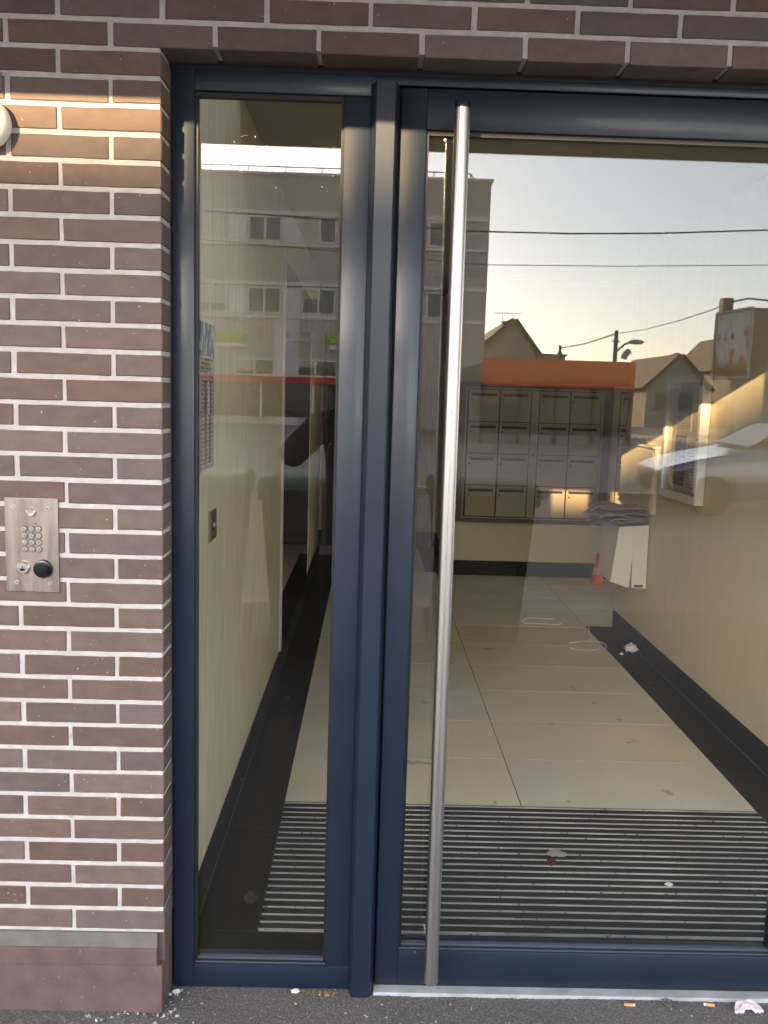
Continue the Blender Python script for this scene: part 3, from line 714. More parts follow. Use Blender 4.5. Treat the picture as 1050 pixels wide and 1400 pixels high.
# papers: stack of newspapers on the bin + crumpled inserts hanging out of the split
news_m = [text_print('news_%d' % i, c, k, r_, 10, axes=('X', 'Y'), seed=i*2.3) for i, (c, k, r_) in enumerate((((.42, .40, .38), (.05, .05, .05), 12), ((.33, .27, .20), (.14, .04, .03), 6), ((.50, .49, .47), (.08, .08, .09), 18), ((.24, .23, .22), (.5, .1, .08), 5)))]
nl = ['topmost newspaper with red print on the leaflet bin', 'second newspaper from the top of the pile on the leaflet bin', 'grey folded newspaper in the upper part of the pile on the leaflet bin', 'newspaper in the middle of the pile on the leaflet bin', 'brownish newspaper low in the pile on the leaflet bin', 'second lowest newspaper of the pile on the leaflet bin', 'lowest newspaper of the pile, flat on the leaflet bin']
for i in range(7):
    b = MB(); L, W_ = rnd.uniform(.30, .36), rnd.uniform(.22, .27); n = 8
    vs = []
    for s in (0, 1):
        for a in range(n+1):
            for c in range(5):
                x, y = L*(a/n-.5), W_*(c/4-.5)
                z = .006*math.sin(a*1.1+i)+.005*math.sin(c*1.7+i*2)-.022*max(0, abs(a/n-.5)-.38)*8*(1 if a < n/2 else .3)+(.006 if s else 0)
                vs.append((x, y, z))
    K = (n+1)*5; fs = []
    for a in range(n):
        for c in range(4):
            q0 = a*5+c; fs.append((q0, q0+5, q0+6, q0+1)); fs.append((K+q0, K+q0+1, K+q0+6, K+q0+5))
    for a in range(n): fs.append((a*5, K+a*5, K+a*5+5, a*5+5)); fs.append((a*5+4, a*5+9, K+a*5+9, K+a*5+4))
    for c in range(4): fs.append((c, c+1, K+c+1, K+c)); q0 = n*5+c; fs.append((q0, K+q0, K+q0+1, q0+1))
    b.poly(vs, fs)
    o = b.build('newspaper', news_m[(3*i+1) % 4]); o.location = (1.575+rnd.uniform(-.03, .02), 3.44+rnd.uniform(-.03, .03), .838+.0145*(6-i) if False else .842+.014*(6-i)); o.rotation_euler = (0, R(rnd.uniform(-3, 3)), R(rnd.uniform(-22, 22)))
    tag(o, nl[i], 'newspaper', 'newspapers piled on the leaflet bin')
def crumple(name, loc, r, m, seed, label, cat, sc=(1, 1, .7), amp=.45, parts=3):
    b = MB(); bmesh.ops.create_icosphere(b.bm, subdivisions=parts, radius=r)
    for v in b.bm.verts:
        d = v.co.normalized(); k = 1+amp*mnoise.noise(d*2.2+Vector((seed, 0, 0)))+amp*.7*mnoise.noise(d*5+Vector((0, seed, 0)))
        v.co = Vector((v.co.x*k*sc[0], v.co.y*k*sc[1], v.co.z*k*sc[2]))
    zmin = min(v.co.z for v in b.bm.verts)
    for v in b.bm.verts: v.co.z -= zmin
    o = b.build(name, m); o.location = loc; return tag(o, label, cat)
cr = crumple('crumpled_leaflet', (1.632, 3.335, .408), .03, M['scrap'], 4, 'crumpled leaflets poking out of the split in the white bin', 'paper', (.6, .6, 2.2), .8)
crumple('crumpled_paper', (1.668, 3.30, 0.0005), .028, M['paper'], 2, 'crumpled white paper on the dark border tiles beside the right wall', 'paper', (1.25, .9, .8), .7)
crumple('paper_bit', (1.60, 3.27, 0.0005), .010, M['paper'], 12, 'tiny white paper bit left of the crumpled white paper', 'paper', (1.4, 1, .5))

# traffic cone by the back wall
cn = thing('traffic_cone', 'small orange traffic cone with a pale band by the back wall', 'traffic cone', (2.00, 5.43, 0))
MB().box((-.062, -.062, 0), (.062, .062, .02), .006).build('base', M['orange'], cn)
MB().lathe([(.054, .019), (.042, .09), (.032, .16), (.021, .265), (.019, .27)], n=24).build('body', M['orange'], cn, True)
MB().lathe([(.0445, .085), (.0352, .145)], n=24).build('band', mat('cone_band', (.85, .38, .25), .5), cn, True)

# loose straps and scraps on the floor
def strap(name, c, rx, ry, seed, label, n=26, arc=5.2):
    r_ = random.Random(seed); pts = []; a0 = r_.uniform(0, 6)
    for k in range(n):
        t = a0+arc*k/n; q = 1+.18*math.sin(2*t+seed)
        pts.append((c[0]+rx*q*math.cos(t), c[1]+ry*q*math.sin(t), .005+.010*(1+math.sin(3*t+seed))*.5))
    o = MB().tube(pts, .0032, 6).build(name, M['straw']); return tag(o, label, 'strap')
strap('plastic_strap', (1.25, 4.02), .13, .10, 1, 'thin pale strap loop on the tiles, the farther of two')
strap('plastic_strap', (1.42, 3.42), .15, .09, 5, 'thin pale strap loop near the dark border, the nearer of two')
o = MB().tube([(1.44, 3.43, .003), (1.46, 3.5, .05), (1.455, 3.56, .10)], .002, 6).build('plastic_strap', M['straw']); tag(o, 'short stiff strap end standing up from the nearer strap loop', 'strap')
crumple('red_scrap', (.633, .735, .004), .016, M['redleaf'], 6, 'dark red scrap on the ribbed entrance mat', 'scrap', (1, 1.1, .5))
crumple('grey_scrap', (.665, .80, .004), .026, M['scrap'], 9, 'grey torn paper behind the red scrap on the mat', 'scrap', (1.2, .8, .15))
crumple('white_scrap', (.999, .618, .004), .010, M['paper'], 3, 'tiny white scrap on the right part of the entrance mat', 'scrap', (1.2, 1, .3))
crumple('torn_scrap', (-.365, .50, .001), .020, mat('grey_film', (.05, .048, .045), .4), 8, 'crumpled grey scrap on the dark tiles behind the side pane', 'scrap', (.8, 1.2, .10), 1.1)

# ------------------------------------------------------------------ intercom plate on the bricks
ic = thing('intercom_panel', 'brushed steel door entry keypad panel on the brick wall', 'intercom', (-0.8245, -0.0035, 1.2035), 0)
IW, IH = 0.126, 0.226
b = MB(); b.box((-IW/2, -0.0035, -IH/2), (IW/2, 0.002, IH/2), 0.0012, 2); pl_ = b.build('plate', M['steel2'], ic)
def ip(px, py):  # pixel on the zoomed plate -> local x, z
    return ((px-390)/650*IW, -(py-735)/1128*IH+0.0)
yf = -0.0035
for i, (px, py) in enumerate(((178, 280), (588, 290), (192, 1185), (603, 1195))):
    x, z = ip(px, py); s = MB().cyl((x, yf-.0012, z), (x, yf+.001, z), .0052, n=18).build('screw', M['steel3'], ic, True)
    MB().cyl((x, yf-.0015, z), (x, yf-.0005, z), .0018, n=6).build('screw_socket', M['print'], s)
x, z = ip(385, 338); k = MB().lathe([(.0115, 0), (.0115, -.003), (.0098, -.0045), (.0085, -.0045), (.0078, -.0035), (.002, -.0030)], (x, yf, z), 1, 28).build('call_button', M['steel3'], ic, True)
for px in (333, 442):
    x, z = ip(px, 472); MB().cyl((x, yf-.0006, z), (x, yf+.001, z), .0014, n=10).build('indicator', M['print'], ic)
for r_, py in enumerate((535, 617, 698, 782)):
    for c_, px in enumerate((303, 389, 476)):
        x, z = ip(px+3*r_*.5, py)
        MB().lathe([(.0076, .001), (.0076, -.0008), (.0066, -.0008), (.0066, .001)], (x, yf, z), 1, 24).build('key_ring', M['print'], ic)
        key = MB().lathe([(.0064, .001), (.0064, -.0022), (.0055, -.0032), (.001, -.0034)], (x, yf, z), 1, 24).build('key', M['steel3'], ic, True)
        t = inst('digit', txt_mesh('123456789A0B'[r_*3+c_], .0085, M['print']), key, (x, yf-.0035, z), (R(90), 0, 0))
x, z = ip(280, 1002); lk = MB().lathe([(.0155, .001), (.0155, -.004), (.0135, -.006), (.001, -.0062)], (x, yf, z), 1, 32).build('lock_cylinder', M['steel3'], ic, True)
MB().box((x-.0062, yf-.0068, z-.0075), (x+.0055, yf-.0055, z-.002), .001).build('keyhole', M['black'], lk)
MB().box((x-.0012, yf-.0069, z-.003), (x+.0008, yf-.0058, z+.004)).build('keyhole', M['print'], lk)
x, z = ip(522, 1010); MB().lathe([(.0222, .001), (.0222, -.006), (.0205, -.0095), (.0165, -.0110), (.001, -.0105)], (x, yf, z), 1, 40).build('badge_reader', M['black'], ic, True)

# wall lamp and small box on the left edge
wl = thing('wall_lamp', 'round white bulkhead lamp on the brick wall at the left edge', 'lamp', (-0.898, -0.0035, 2.152))
MB().lathe([(.040, 0), (.040, -.012)], n=32, axis=1).build('base', M['galv'], wl, True)
MB().lathe([(.054, -.010), (.056, -.022), (.051, -.040), (.034, -.052), (.003, -.057)], n=36, axis=1).build('globe', M['opal'], wl, True)
wb = thing('wall_box', 'small grey box on the brick wall above the round lamp', 'box', (-0.893, -0.0035, 2.247))
MB().box((-.026, -.018, -.020), (.026, 0.001, .020), .002).build('case', M['galv'], wb)
MB().box((-.018, -.0195, -.014), (.018, -.0175, .014), .001).build('lid', M['dark_metal'], wb)

# ------------------------------------------------------------------ litter outside
def butt(x, y, rz, label):
    t = thing('cigarette_butt', label, 'cigarette butt', (x, y, .0055), rz, 'cigarette butts by the threshold')
    MB().cyl((-.013, 0, 0), (.010, 0, 0), .0042, n=12).build('filter', M['butt'], t, True)
    MB().cyl((.010, 0, 0), (.0145, .0005, 0), .0040, .0034, n=12).build('paper_end', M['paper'], t, True)
butt(.697, .040, R(-4), 'orange cigarette butt left of the dirt clump below the door')
butt(.912, .045, R(172), 'orange cigarette butt next to the pink tissue')
crumple('dirt_clump', (.80, .043, 0.001), .013, mat('dirt', (.12, .11, .10), .95), 5, 'small dark dirt clump at the white threshold between two butts', 'dirt', (1.2, .7, .6), .9)
# pink tissue: arched crumpled ribbon
b = MB(); n, w_ = 14, 6; grid = []
for a in range(n+1):
    t = a/n; ang = math.pi*(1.02-1.0*t); cx, cy = .026*math.cos(ang), .020*math.sin(ang)
    row = []
    for c in range(w_+1):
        q = (c/w_-.5)*.026; p = Vector((cx+q*math.cos(ang)*.9, cy+q*math.sin(ang), .010+.007*mnoise.noise((t*5, c*.7, 1))+.006*math.sin(t*math.pi)))
        row.append(b.bm.verts.new(p+Vector((.003*mnoise.noise((t*9, c, 4)), .003*mnoise.noise((t*9, c, 8)), 0))))
    grid.append(row)
for a in range(n):
    for c in range(w_): b.bm.faces.new((grid[a][c], grid[a+1][c], grid[a+1][c+1], grid[a][c+1]))
ext = bmesh.ops.extrude_face_region(b.bm, geom=b.bm.faces[:])
for v in [g for g in ext['geom'] if isinstance(g, bmesh.types.BMVert)]: v.co.z -= .008
o = b.build('pink_tissue', M['pink'], None, True); o.location = (1.008, .018, .002); tag(o, 'crumpled pink tissue on the asphalt near the threshold', 'tissue')
crumple('plaster_chip', (-.187, .070, .001), .009, M['paper'], 7, 'white chip at the foot of the side pane frame', 'chip', (1.2, .7, .5))
crumple('plaster_chip', (-.500, .060, .001), .008, M['paper'], 1, 'white chip in the corner beside the brick plinth', 'chip', (1.2, .8, .6))
lf = MB(); rl = random.Random(3)
for k in range(80):
    x, y = rl.gauss(-.122, .045), .070+rl.uniform(-.018, .008); s = rl.uniform(.002, .006); a = rl.uniform(0, 6.3); z = rl.uniform(.001, .006)
    d1 = Vector((math.cos(a), math.sin(a), rl.uniform(-.3, .3)))*s; d2 = Vector((-math.sin(a), math.cos(a), rl.uniform(-.3, .3)))*s*.5; c = Vector((x, y, z+.002))
    lf.poly([c-d1, c+d2, c+d1, c-d2], [(0, 1, 2, 3)])
mc_ = MB()
for k in range(70):
    x, y = (rl.uniform(-.72, -.50), rl.gauss(-.030, .012)) if k < 45 else (rl.gauss(-.495, .015), rl.uniform(-.03, .07))
    bmesh.ops.create_icosphere(mc_.bm, subdivisions=1, radius=rl.choice((.002, .003, .005)), matrix=Matrix.Translation((x, y, .003)) @ Euler((rl.random()*3, rl.random()*3, rl.random()*3)).to_matrix().to_4x4() @ Matrix.Diagonal((1.3, .8, .5, 1)))
o = mc_.build('mortar_crumbs', M['pebble']); tag(o, 'pale mortar crumbs along the foot of the plinth corner', 'crumbs', kind='stuff')
o = lf.build('leaf_litter', M['leafdry']); tag(o, 'brown dry leaf crumbs gathered at the foot of the mullion', 'leaf litter', kind='stuff')
pb = MB()
for k in range(150):
    x, y = rl.uniform(-.95, 1.15), rl.uniform(-.12, .082); r_ = rl.choice((.0012, .0016, .002, .003))
    if x < XL_OP and y > -.03: continue
    if x > .02 and y > .045: continue
    m4 = Matrix.Translation((x, y, .002)) @ Matrix.Diagonal((rl.uniform(.7, 1.4), rl.uniform(.7, 1.3), .6, 1))
    bmesh.ops.create_icosphere(pb.bm, subdivisions=1, radius=r_, matrix=m4)
o = pb.build('grit', M['pebble']); tag(o, 'pale grit scattered over the dark asphalt pavement', 'grit', kind='stuff')

# ------------------------------------------------------------------ the street behind the camera (seen mirrored in the glass)
# apartment and shop building across the street
BY = 42.0; by = 2*GL-BY
ap = thing('apartment_building', 'long beige flat roofed building with rows of windows across the street', 'building', (0, by, 0))
pr = V(672, 249, BY); ROOF = pr.z; BXR = pr.x; BXL = -60
ZA = lambda py: V(400, py, BY).z
DEP = 14
MB().box((BXL, -DEP, 0), (BXR, 0, ROOF)).build('wall', M['wallgrey'], ap)
MB().box((BXL, -DEP-.1, ROOF+.002), (BXR+.1, .12, ROOF+.12)).build('parapet_coping', M['wallpink'], ap)
MB().box((BXL, -DEP+1, ROOF+.12), (-10.4, -.35, 2.215+.253*(-by+.35))).build('roof_sun_block', M['wallgrey'], ap)  # unseen raised block, added at the height that cuts off the low sun
# sill bands and windows: px measured in the mirrored image
bands = [(ZA(289), ZA(295)), (ZA(333), ZA(337)), (ZA(386), ZA(391)), (ZA(431), ZA(436))]
for z1, z0 in bands: MB().box((BXL, 0, z0), (BXR-.003, .09, z1)).build('sill_band', M['winframe'], ap)
XP = lambda px: V(px, 310, BY).x
unit = XP(414)-XP(339)
def window(x0, x1, z0, z1, blind):
    f = MB()
    for a, c in (((x0, .01, z0), (x0+.09, .07, z1)), ((x1-.09, .01, z0), (x1, .07, z1)), ((x0+.09, .01, z0), (x1-.09, .07, z0+.09)), ((x0+.09, .01, z1-.09), (x1-.09, .07, z1)), (((x0+x1)/2-.06, .01, z0+.09), ((x0+x1)/2+.06, .065, z1-.09))): f.box(a, c)
    fo_ = f.build('window', M['winframe'], ap)
    MB().box((x0+.09, .003, z0+.09), (x1-.09, .02, z1-.09)).build('pane', M['darkglass'], fo_)
    if blind:
        h = (z1-z0)*rnd.choice((.35, .6, .9)); MB().box((x0+.12, .021, z1-.09-h), ((x0+x1)/2-.06 if blind == 1 else x1-.12, .028, z1-.09)).build('blind', M['blind'], fo_)
for (pt, pb_) in ((296, 332), (393, 430)):
    z1, z0 = ZA(pt), ZA(pb_)
    for k in range(-9, 5):
        x0 = XP(339)+unit*k
        if x0+unit > BXR+0.2: break
        if x0+unit*.63 < BXR-.2: window(x0, x0+unit*.63, z0, z1, {0: 0, 1: 1, -1: 2, 2: 0, 3: 1}.get(k, (k*7+pt) % 3))
        if x0+unit-.05 < BXR-.2: MB().box((x0+unit*.65, 0, z0), (x0+unit*.98, .04, z1)).build('light_panel', M['wallpink'], ap)
# ground floor: shop windows, lime signs, red fascia
for (pa, pb2) in ((322, 378), (404, 466), (240, 292)):
    window(XP(pa), XP(pb2), ZA(515), ZA(491), 1)
for i, (pa, pb2) in enumerate(((297, 337), (452, 492))):
    s = MB().box((XP(pa), 0, ZA(470)), (XP(pb2), .18, ZA(457))).build('shop_sign', M['lime'], ap)
    MB().box((XP(pa), 0, ZA(477)), (XP(pb2), .16, ZA(470.5))).build('sign_base', M['winframe'], ap)
MB().box((XP(285)-8, 0, ZA(524.5)), (XP(500), .30, ZA(515.5))).build('red_fascia', M['redsign'], ap)
MB().box((XP(285)-8, 0.002, .4), (XP(500), .06, ZA(525))).build('shopfront', M['darkglass'], ap)
MB().box((XP(377), 0, 0), (XP(412), .05, ZA(437))).build('pilaster', M['wallpink'], ap)
for k in range(7): MB().box((XP(285)+k*2.6, .061, .4), (XP(285)+k*2.6+.12, .12, ZA(525))).build('shopfront_post', M['winframe'], ap)
# roof railing
rl_ = MB(); zr1, zr2 = ZA(225), ZA(237)
for z in (zr1, zr2): rl_.cyl((BXL, -.5, z), (XP(640), -.5, z), .03, n=6)
k = XP(640)
while k > -30: rl_.cyl((k, -.5, ROOF+.1), (k+.12, -.5, zr1), .03, n=6); k -= unit*.68
rl_.cyl((XP(640), -.5, zr1), (XP(652), -.5, ROOF+.1), .03, n=6); rl_.cyl((XP(650), -.5, zr2), (XP(632), -.5, zr2), .03, n=6)
rl_.build('roof_railing', M['galv'], ap)

# orange shop
OY = 30.0
sh = thing('orange_shop', 'low flat shop with a plain orange fascia across the street', 'shop', (0, 2*GL-OY, 0))
a, c = V(661, 489.5, OY), V(866, 491, OY); zf1 = a.z; zf0 = V(760, 529, OY).z
MB().box((a.x, -8, 0), (c.x, -.05, zf1-.15)).build('wall', M['housewall'], sh)
MB().box((a.x-.02, -.05, zf0), (c.x+.02, .30, zf1), .01).build('fascia', M['orangesign'], sh)
MB().box((a.x, -.05, 0.35), (c.x, .02, zf0)).build('shopfront', M['darkglass'], sh)
for k in range(5):
    x = a.x+(c.x-a.x)*k/4; MB().box((x-.06, .02, 0), (x+.06, .10, zf0)).build('shopfront_post', M['dark_metal'], sh)
MB().tube([V(856, 490, OY)-sh.location+Vector((0, -.3, 0)), V(858, 484, OY)-sh.location+Vector((0, -.3, 0)), V(864, 479, OY)-sh.location+Vector((0, -.3, .0))], .12, 8).build('sign_lamp', M['galv'], sh)

def house(label, px0, px1, pe, pa, vy, depth, apx=None, chim=None, wallm='housewall', ant=False):
    """gabled house: eave pixel line pe, apex row pa, gable towards the street"""
    e0, e1 = V(px0, pe, vy), V(px1, pe, vy); ap_ = V(apx or (px0+px1)/2, pa, vy)
    h = thing('house', label, 'house', (0, 2*GL-vy, 0))
    x0, x1, ze, zp, xa = e0.x, e1.x, (e0.z+e1.z)/2, ap_.z, ap_.x
    MB().prism([(x0, 0), (x1, 0), (x1, ze), (xa, zp), (x0, ze)], 1, -depth, 0).build('wall', M[wallm], h)
    for (u, v_) in (((x0, ze), (xa, zp)), ((xa, zp), (x1, ze))):
        d = Vector((v_[0]-u[0], v_[1]-u[1])); nrm = Vector((-d.y, d.x)).normalized()*.22
        e = d.normalized()*.35; p0 = Vector(u)-(e if u[0] == x0 else Vector((0, 0))); p1 = Vector(v_)+(e if v_[0] == x1 else Vector((0, 0)))
        MB().prism([tuple(p0+nrm*.05), tuple(p1+nrm*.05), tuple(p1+nrm), tuple(p0+nrm)], 1, -depth-.4, .35).build('roof', M['roof'], h)
    for k in (.28, .66):
        x = x0+(x1-x0)*k; w2 = .5
        f = MB().box((x-w2, .005, ze*.45), (x+w2, .06, ze*.45+1.2)).build('window', M['pole'], h); MB().box((x-w2+.08, .061, ze*.45+.08), (x+w2-.08, .07, ze*.45+1.12)).build('pane', M['darkglass'], f)
    if chim:
        q0 = V(chim[0], chim[1], vy); q1 = V(chim[2], chim[1], vy)
        MB().box((q0.x, -1.2, zp-2.0), (q1.x, -.4, q0.z), .02).build('chimney', M['roof'], h)
        if ant:
            b2 = MB(); t = V(688, 424, vy); b2.cyl((q0.x, -.8, q0.z-.5), (q0.x, -.8, t.z), .03, n=6); b2.cyl((q0.x-.7, -.8, t.z-.15), (q0.x+1.4, -.8, t.z-.1), .025, n=6)
            b2.cyl((q0.x-.6, -.8, t.z-.8), (q0.x+.5, -.8, t.z-.75), .02, n=6); b2.build('antenna', M['galv'], h)
    return h
house('gabled house with chimney and antenna rising behind the orange fascia', 640, 742, 492, 438, 62, 12, 703, (689, 438, 699), ant=True)
house('gabled house with chimney right of the orange shop', 884, 968, 530, 487, 58, 10, 930, (927, 482, 933))
house('lower house with broad roof left of the chimney house', 862, 905, 520, 499, 66, 14, 884, (893, 492, 899))
house('house behind the advertising panel', 1000, 1100, 505, 455, 60, 12, 1050, (993, 406, 1007))
house('small far house at the right end of the street', 1120, 1210, 515, 470, 64, 12, None)
ga = thing('garage', 'low flat garage joined to the gabled house', 'garage', (0, 2*GL-60, 0))
a, c = V(742, 486, 60), V(773, 487, 60); MB().box((a.x, -6, 0), (c.x, 0, a.z)).build('wall', M['housewall'], ga); MB().box((a.x-.1, -6.1, a.z), (c.x+.1, .1, a.z+.12)).build('roof', M['roof'], ga)

# utility poles, street lamp, cables
def pole(px, ptop, vy, label, r=.12):
    t = V(px, ptop, vy); p = thing('utility_pole', label, 'utility pole', (t.x, t.y, 0)); MB().cyl((0, 0, 0), (0, 0, t.z), r, r*.7, n=10).build('pole', M['pole'], p, True)
    MB().box((-.16, -.06, t.z-.55), (.16, .06, t.z-.45)).build('cross_arm', M['pole'], p); return p, t
p1, t1 = pole(843, 452, 40, 'tall wooden utility pole carrying a street lamp behind the shop', .13)
b = MB(); q = V(862, 468, 40); b.tube([(0, 0, q.z-.5), ((q.x-t1.x)*.6, 0, q.z-.1), (q.x-t1.x, 0, q.z)], .05, 8); b.build('lamp_arm', M['galv'], p1)
b = MB(); b.sphere((q.x-t1.x+.3, 0, q.z+.02), .3, (1.2, .6, .4)); b.build('lamp_head', M['galv'], p1, True)
p2, t2 = pole(766, 472, 56, 'short utility pole seen above the orange shop', .12)
def cable(pts, r, label, name='cable', sag=0):
    o = MB().tube(pts, r, 6).build(name, M['cable']); return tag(o, label, 'cable')
def vcat(pxs, vy, n=8):
    out = []
    P_ = [V(x, y, vy) for x, y in pxs]
    for a, c in zip(P_, P_[1:]):
        for k in range(n): out.append(a.lerp(c, k/n))
    return out+[P_[-1]]
cable(vcat([(60, 268), (268, 287), (463, 301), (640, 316), (780, 319.5), (900, 319), (1050, 314.5), (1250, 303)], 14), .015, 'thick twisted overhead cable, the upper of two crossing the street')
cable(vcat([(60, 310), (268, 327), (463, 344), (660, 362), (850, 364), (1050, 362.5), (1250, 355)], 15), .008, 'thin overhead cable, the lower of two crossing the street')
cable([V(766, 476, 56), V(800, 470, 48), V(843, 456, 40)], .035, 'sagging cable between the two utility poles')
cable([V(843, 456, 40), V(880, 451, 36), V(930, 438, 29), V(975, 423, 22), V(1000, 413, 18)], .014, 'cable from the tall pole to the advertising panel')
cable([V(1000, 413, 18), V(1024, 408, 17.5), V(1050, 411, 17), V(1300, 390, 14)], .02, 'cable leading right from the advertising panel')

# advertising panel
def poster_mat():
    m = mat('poster_print', (.5, .5, .5), .4); n = m.node_tree.nodes; l = m.node_tree.links
    tc = n.new('ShaderNodeTexCoord'); mp = n.new('ShaderNodeMapping'); mp.inputs['Scale'].default_value = (3.2, 3.2, 2.2); l.new(tc.outputs['Generated'], mp.inputs[0])
    nz = n.new('ShaderNodeTexNoise'); nz.inputs['Scale'].default_value = 1.5; nz.inputs['Detail'].default_value = 3; l.new(mp.outputs[0], nz.inputs['Vector'])
    cr_ = n.new('ShaderNodeValToRGB'); e = cr_.color_ramp.elements; e[0].position = .3; e[0].color = (.10, .07, .05, 1); e[1].position = .46; e[1].color = (.62, .63, .64, 1)
    x = e.new(.58); x.color = (.55, .56, .57, 1); y = e.new(.63); y.color = (.62, .14, .05, 1); z = e.new(.75); z.color = (.20, .15, .12, 1)
    l.new(nz.outputs[0], cr_.inputs[0])
    sp = n.new('ShaderNodeSeparateXYZ'); l.new(tc.outputs['Generated'], sp.inputs[0]); th_ = n.new('ShaderNodeMapRange'); th_.inputs[1].default_value = .10; th_.inputs[2].default_value = .26; th_.inputs[3].default_value = 1; th_.inputs[4].default_value = 0; l.new(sp.outputs[2], th_.inputs[0])
    mx = n.new('ShaderNodeMix'); mx.data_type = 'RGBA'; mx.inputs['B'].default_value = (.16, .06, .025, 1); l.new(th_.outputs[0], mx.inputs[0]); l.new(cr_.outputs[0], mx.inputs['A'])
    l.new(mx.outputs['Result'], n['Principled BSDF'].inputs['Base Color']); return m
cs = {'TL': V(978, 428.6, 19.2), 'TR': V(1029, 417, 17.6), 'BR': V(1023, 516.5, 17.6), 'BL': V(969, 520.7, 19.2)}
TL, TR = cs['TL'], cs['TR']; zt_, zb_ = (TL.z+TR.z)/2, (cs['BL'].z+cs['BR'].z)/2
base = Vector(((TL.x+TR.x)/2, (TL.y+TR.y)/2, 0)); d = Vector((TR.x-TL.x, TR.y-TL.y)); wd = d.length; ang = math.atan2(d.y, d.x)
bb = thing('advertising_panel', 'framed advertising panel with a pale and orange poster on a post', 'billboard', base, ang)
hw = wd/2; DPT = .55
b = MB()
for y_ in (0, -DPT+.07):
    for a, c in (((-hw, y_, zb_), (-hw+.07, y_-.07, zt_)), ((hw-.07, y_, zb_), (hw, y_-.07, zt_)), ((-hw+.07, y_, zb_), (hw-.07, y_-.07, zb_+.07)), ((-hw+.07, y_, zt_-.06), (hw-.07, y_-.07, zt_))): b.box(a, c, .01)
b.build('frame', M['galv'], bb)
MB().box((-hw+.03, -.072, zb_+.03), (hw-.03, -DPT+.072, zt_-.03)).build('case', M['mailframe'], bb)
MB().box((-hw+.09, -.03, zb_+.09), (hw-.09, -.06, zt_-.07)).build('poster', poster_mat(), bb)
MB().box((-hw+.09, -DPT+.1, zb_+.09), (hw-.09, -DPT+.05, zt_-.07)).build('back_panel', M['mailframe'], bb)
MB().box((-.14, -.38, 0), (.14, -.16, zb_), .02).build('post', M['galv'], bb)

# wheelie bins on the pavement behind the photographer
def wheelie(x, y, label, rz=0):
    t = thing('wheelie_bin', label, 'wheelie bin', (x, y, 0), rz, 'wheelie bins along the kerb')
    b = MB(); q = [(.24, .02, .28, .08), (.28, 1.0, .33, 1.0)]
    b.poly([(-.22, -.24, .06), (.22, -.24, .06), (.22, .24, .06), (-.22, .24, .06), (-.285, -.32, 1.0), (.285, -.32, 1.0), (.285, .32, 1.0), (-.285, .32, 1.0)], [(3, 2, 1, 0), (4, 5, 6, 7), (0, 1, 5, 4), (1, 2, 6, 5), (2, 3, 7, 6), (3, 0, 4, 7)])
    bmesh.ops.bevel(b.bm, geom=b.bm.edges[:], offset=.03, segments=2, affect='EDGES'); b.box((-.30, -.335, .96), (.30, .335, 1.0), .008)
    b.build('body', M['bin'], t, True)
    b = MB(); prof = [(-.345, 1.002), (-.335, 1.05), (-.2, 1.095), (0, 1.115), (.2, 1.10), (.32, 1.06), (.36, 1.02), (.355, 1.002)]
    b.prism(prof, 0, -.305, .305); bmesh.ops.bevel(b.bm, geom=b.bm.edges[:], offset=.012, segments=2, affect='EDGES'); b.build('lid', M['binlid'], t, True)
    b = MB(); b.tube([(-.27, -.34, 1.0), (-.27, -.41, 1.0), (.27, -.41, 1.0), (.27, -.34, 1.0)], .016, 8); b.build('handle', M['bin'], t, True)
    for s in (-1, 1):
        MB().cyl((s*.24, -.27, .10), (s*.29, -.27, .10), .10, n=20).build('wheel', M['tyre'], t, True)
wheelie(-1.07, -3.05, 'green lidded wheelie bin farthest left of the three on the pavement')
wheelie(-.36, -3.02, 'green lidded wheelie bin behind the photographer, middle of three', R(2))
wheelie(.66, -3.05, 'green lidded wheelie bin farthest right of the three on the pavement', R(-3))

# parked silver car
car = thing('parked_car', 'silver hatchback parked across the road on the right', 'car', (4.5, -11.9, -.12))
st = [(0.00, .55, .40, .62, .62), (.12, .76, .24, .72, .72), (.6, .84, .22, .86, .86), (1.15, .87, .22, .97, .97), (1.55, .88, .22, 1.02, 1.08), (2.15, .88, .22, 1.02, 1.44), (3.0, .88, .22, 1.02, 1.50), (3.6, .87, .24, 1.02, 1.42), (4.05, .84, .28, .98, 1.05), (4.2, .78, .36, .9, .92)]
b = MB(); rings = []
for x, hwid, z0, zbelt, zr in st:
    k = .70 if zr > zbelt+.1 else .92
    sec = [(-hwid*.9, z0), (-hwid, z0+.12), (-hwid, (z0+zbelt)/2), (-hwid*.97, zbelt-.02), (-hwid*k, zr-.05 if zr > zbelt+.1 else zbelt+.03), (-hwid*k*.7, zr), (hwid*k*.7, zr), (hwid*k, zr-.05 if zr > zbelt+.1 else zbelt+.03), (hwid*.97, zbelt-.02), (hwid, (z0+zbelt)/2), (hwid, z0+.12), (hwid*.9, z0)]
    rings.append([b.bm.verts.new((x, y, z)) for y, z in sec])
for a, c in zip(rings, rings[1:]):
    for i in range(12): b.bm.faces.new((a[i], a[(i+1) % 12], c[(i+1) % 12], c[i]))
b.bm.faces.new(rings[0][::-1]); b.bm.faces.new(rings[-1])
bo = b.build('body', M['carpaint'], car, True); md = bo.modifiers.new('s', 'SUBSURF'); md.levels = 2; md.render_levels = 2
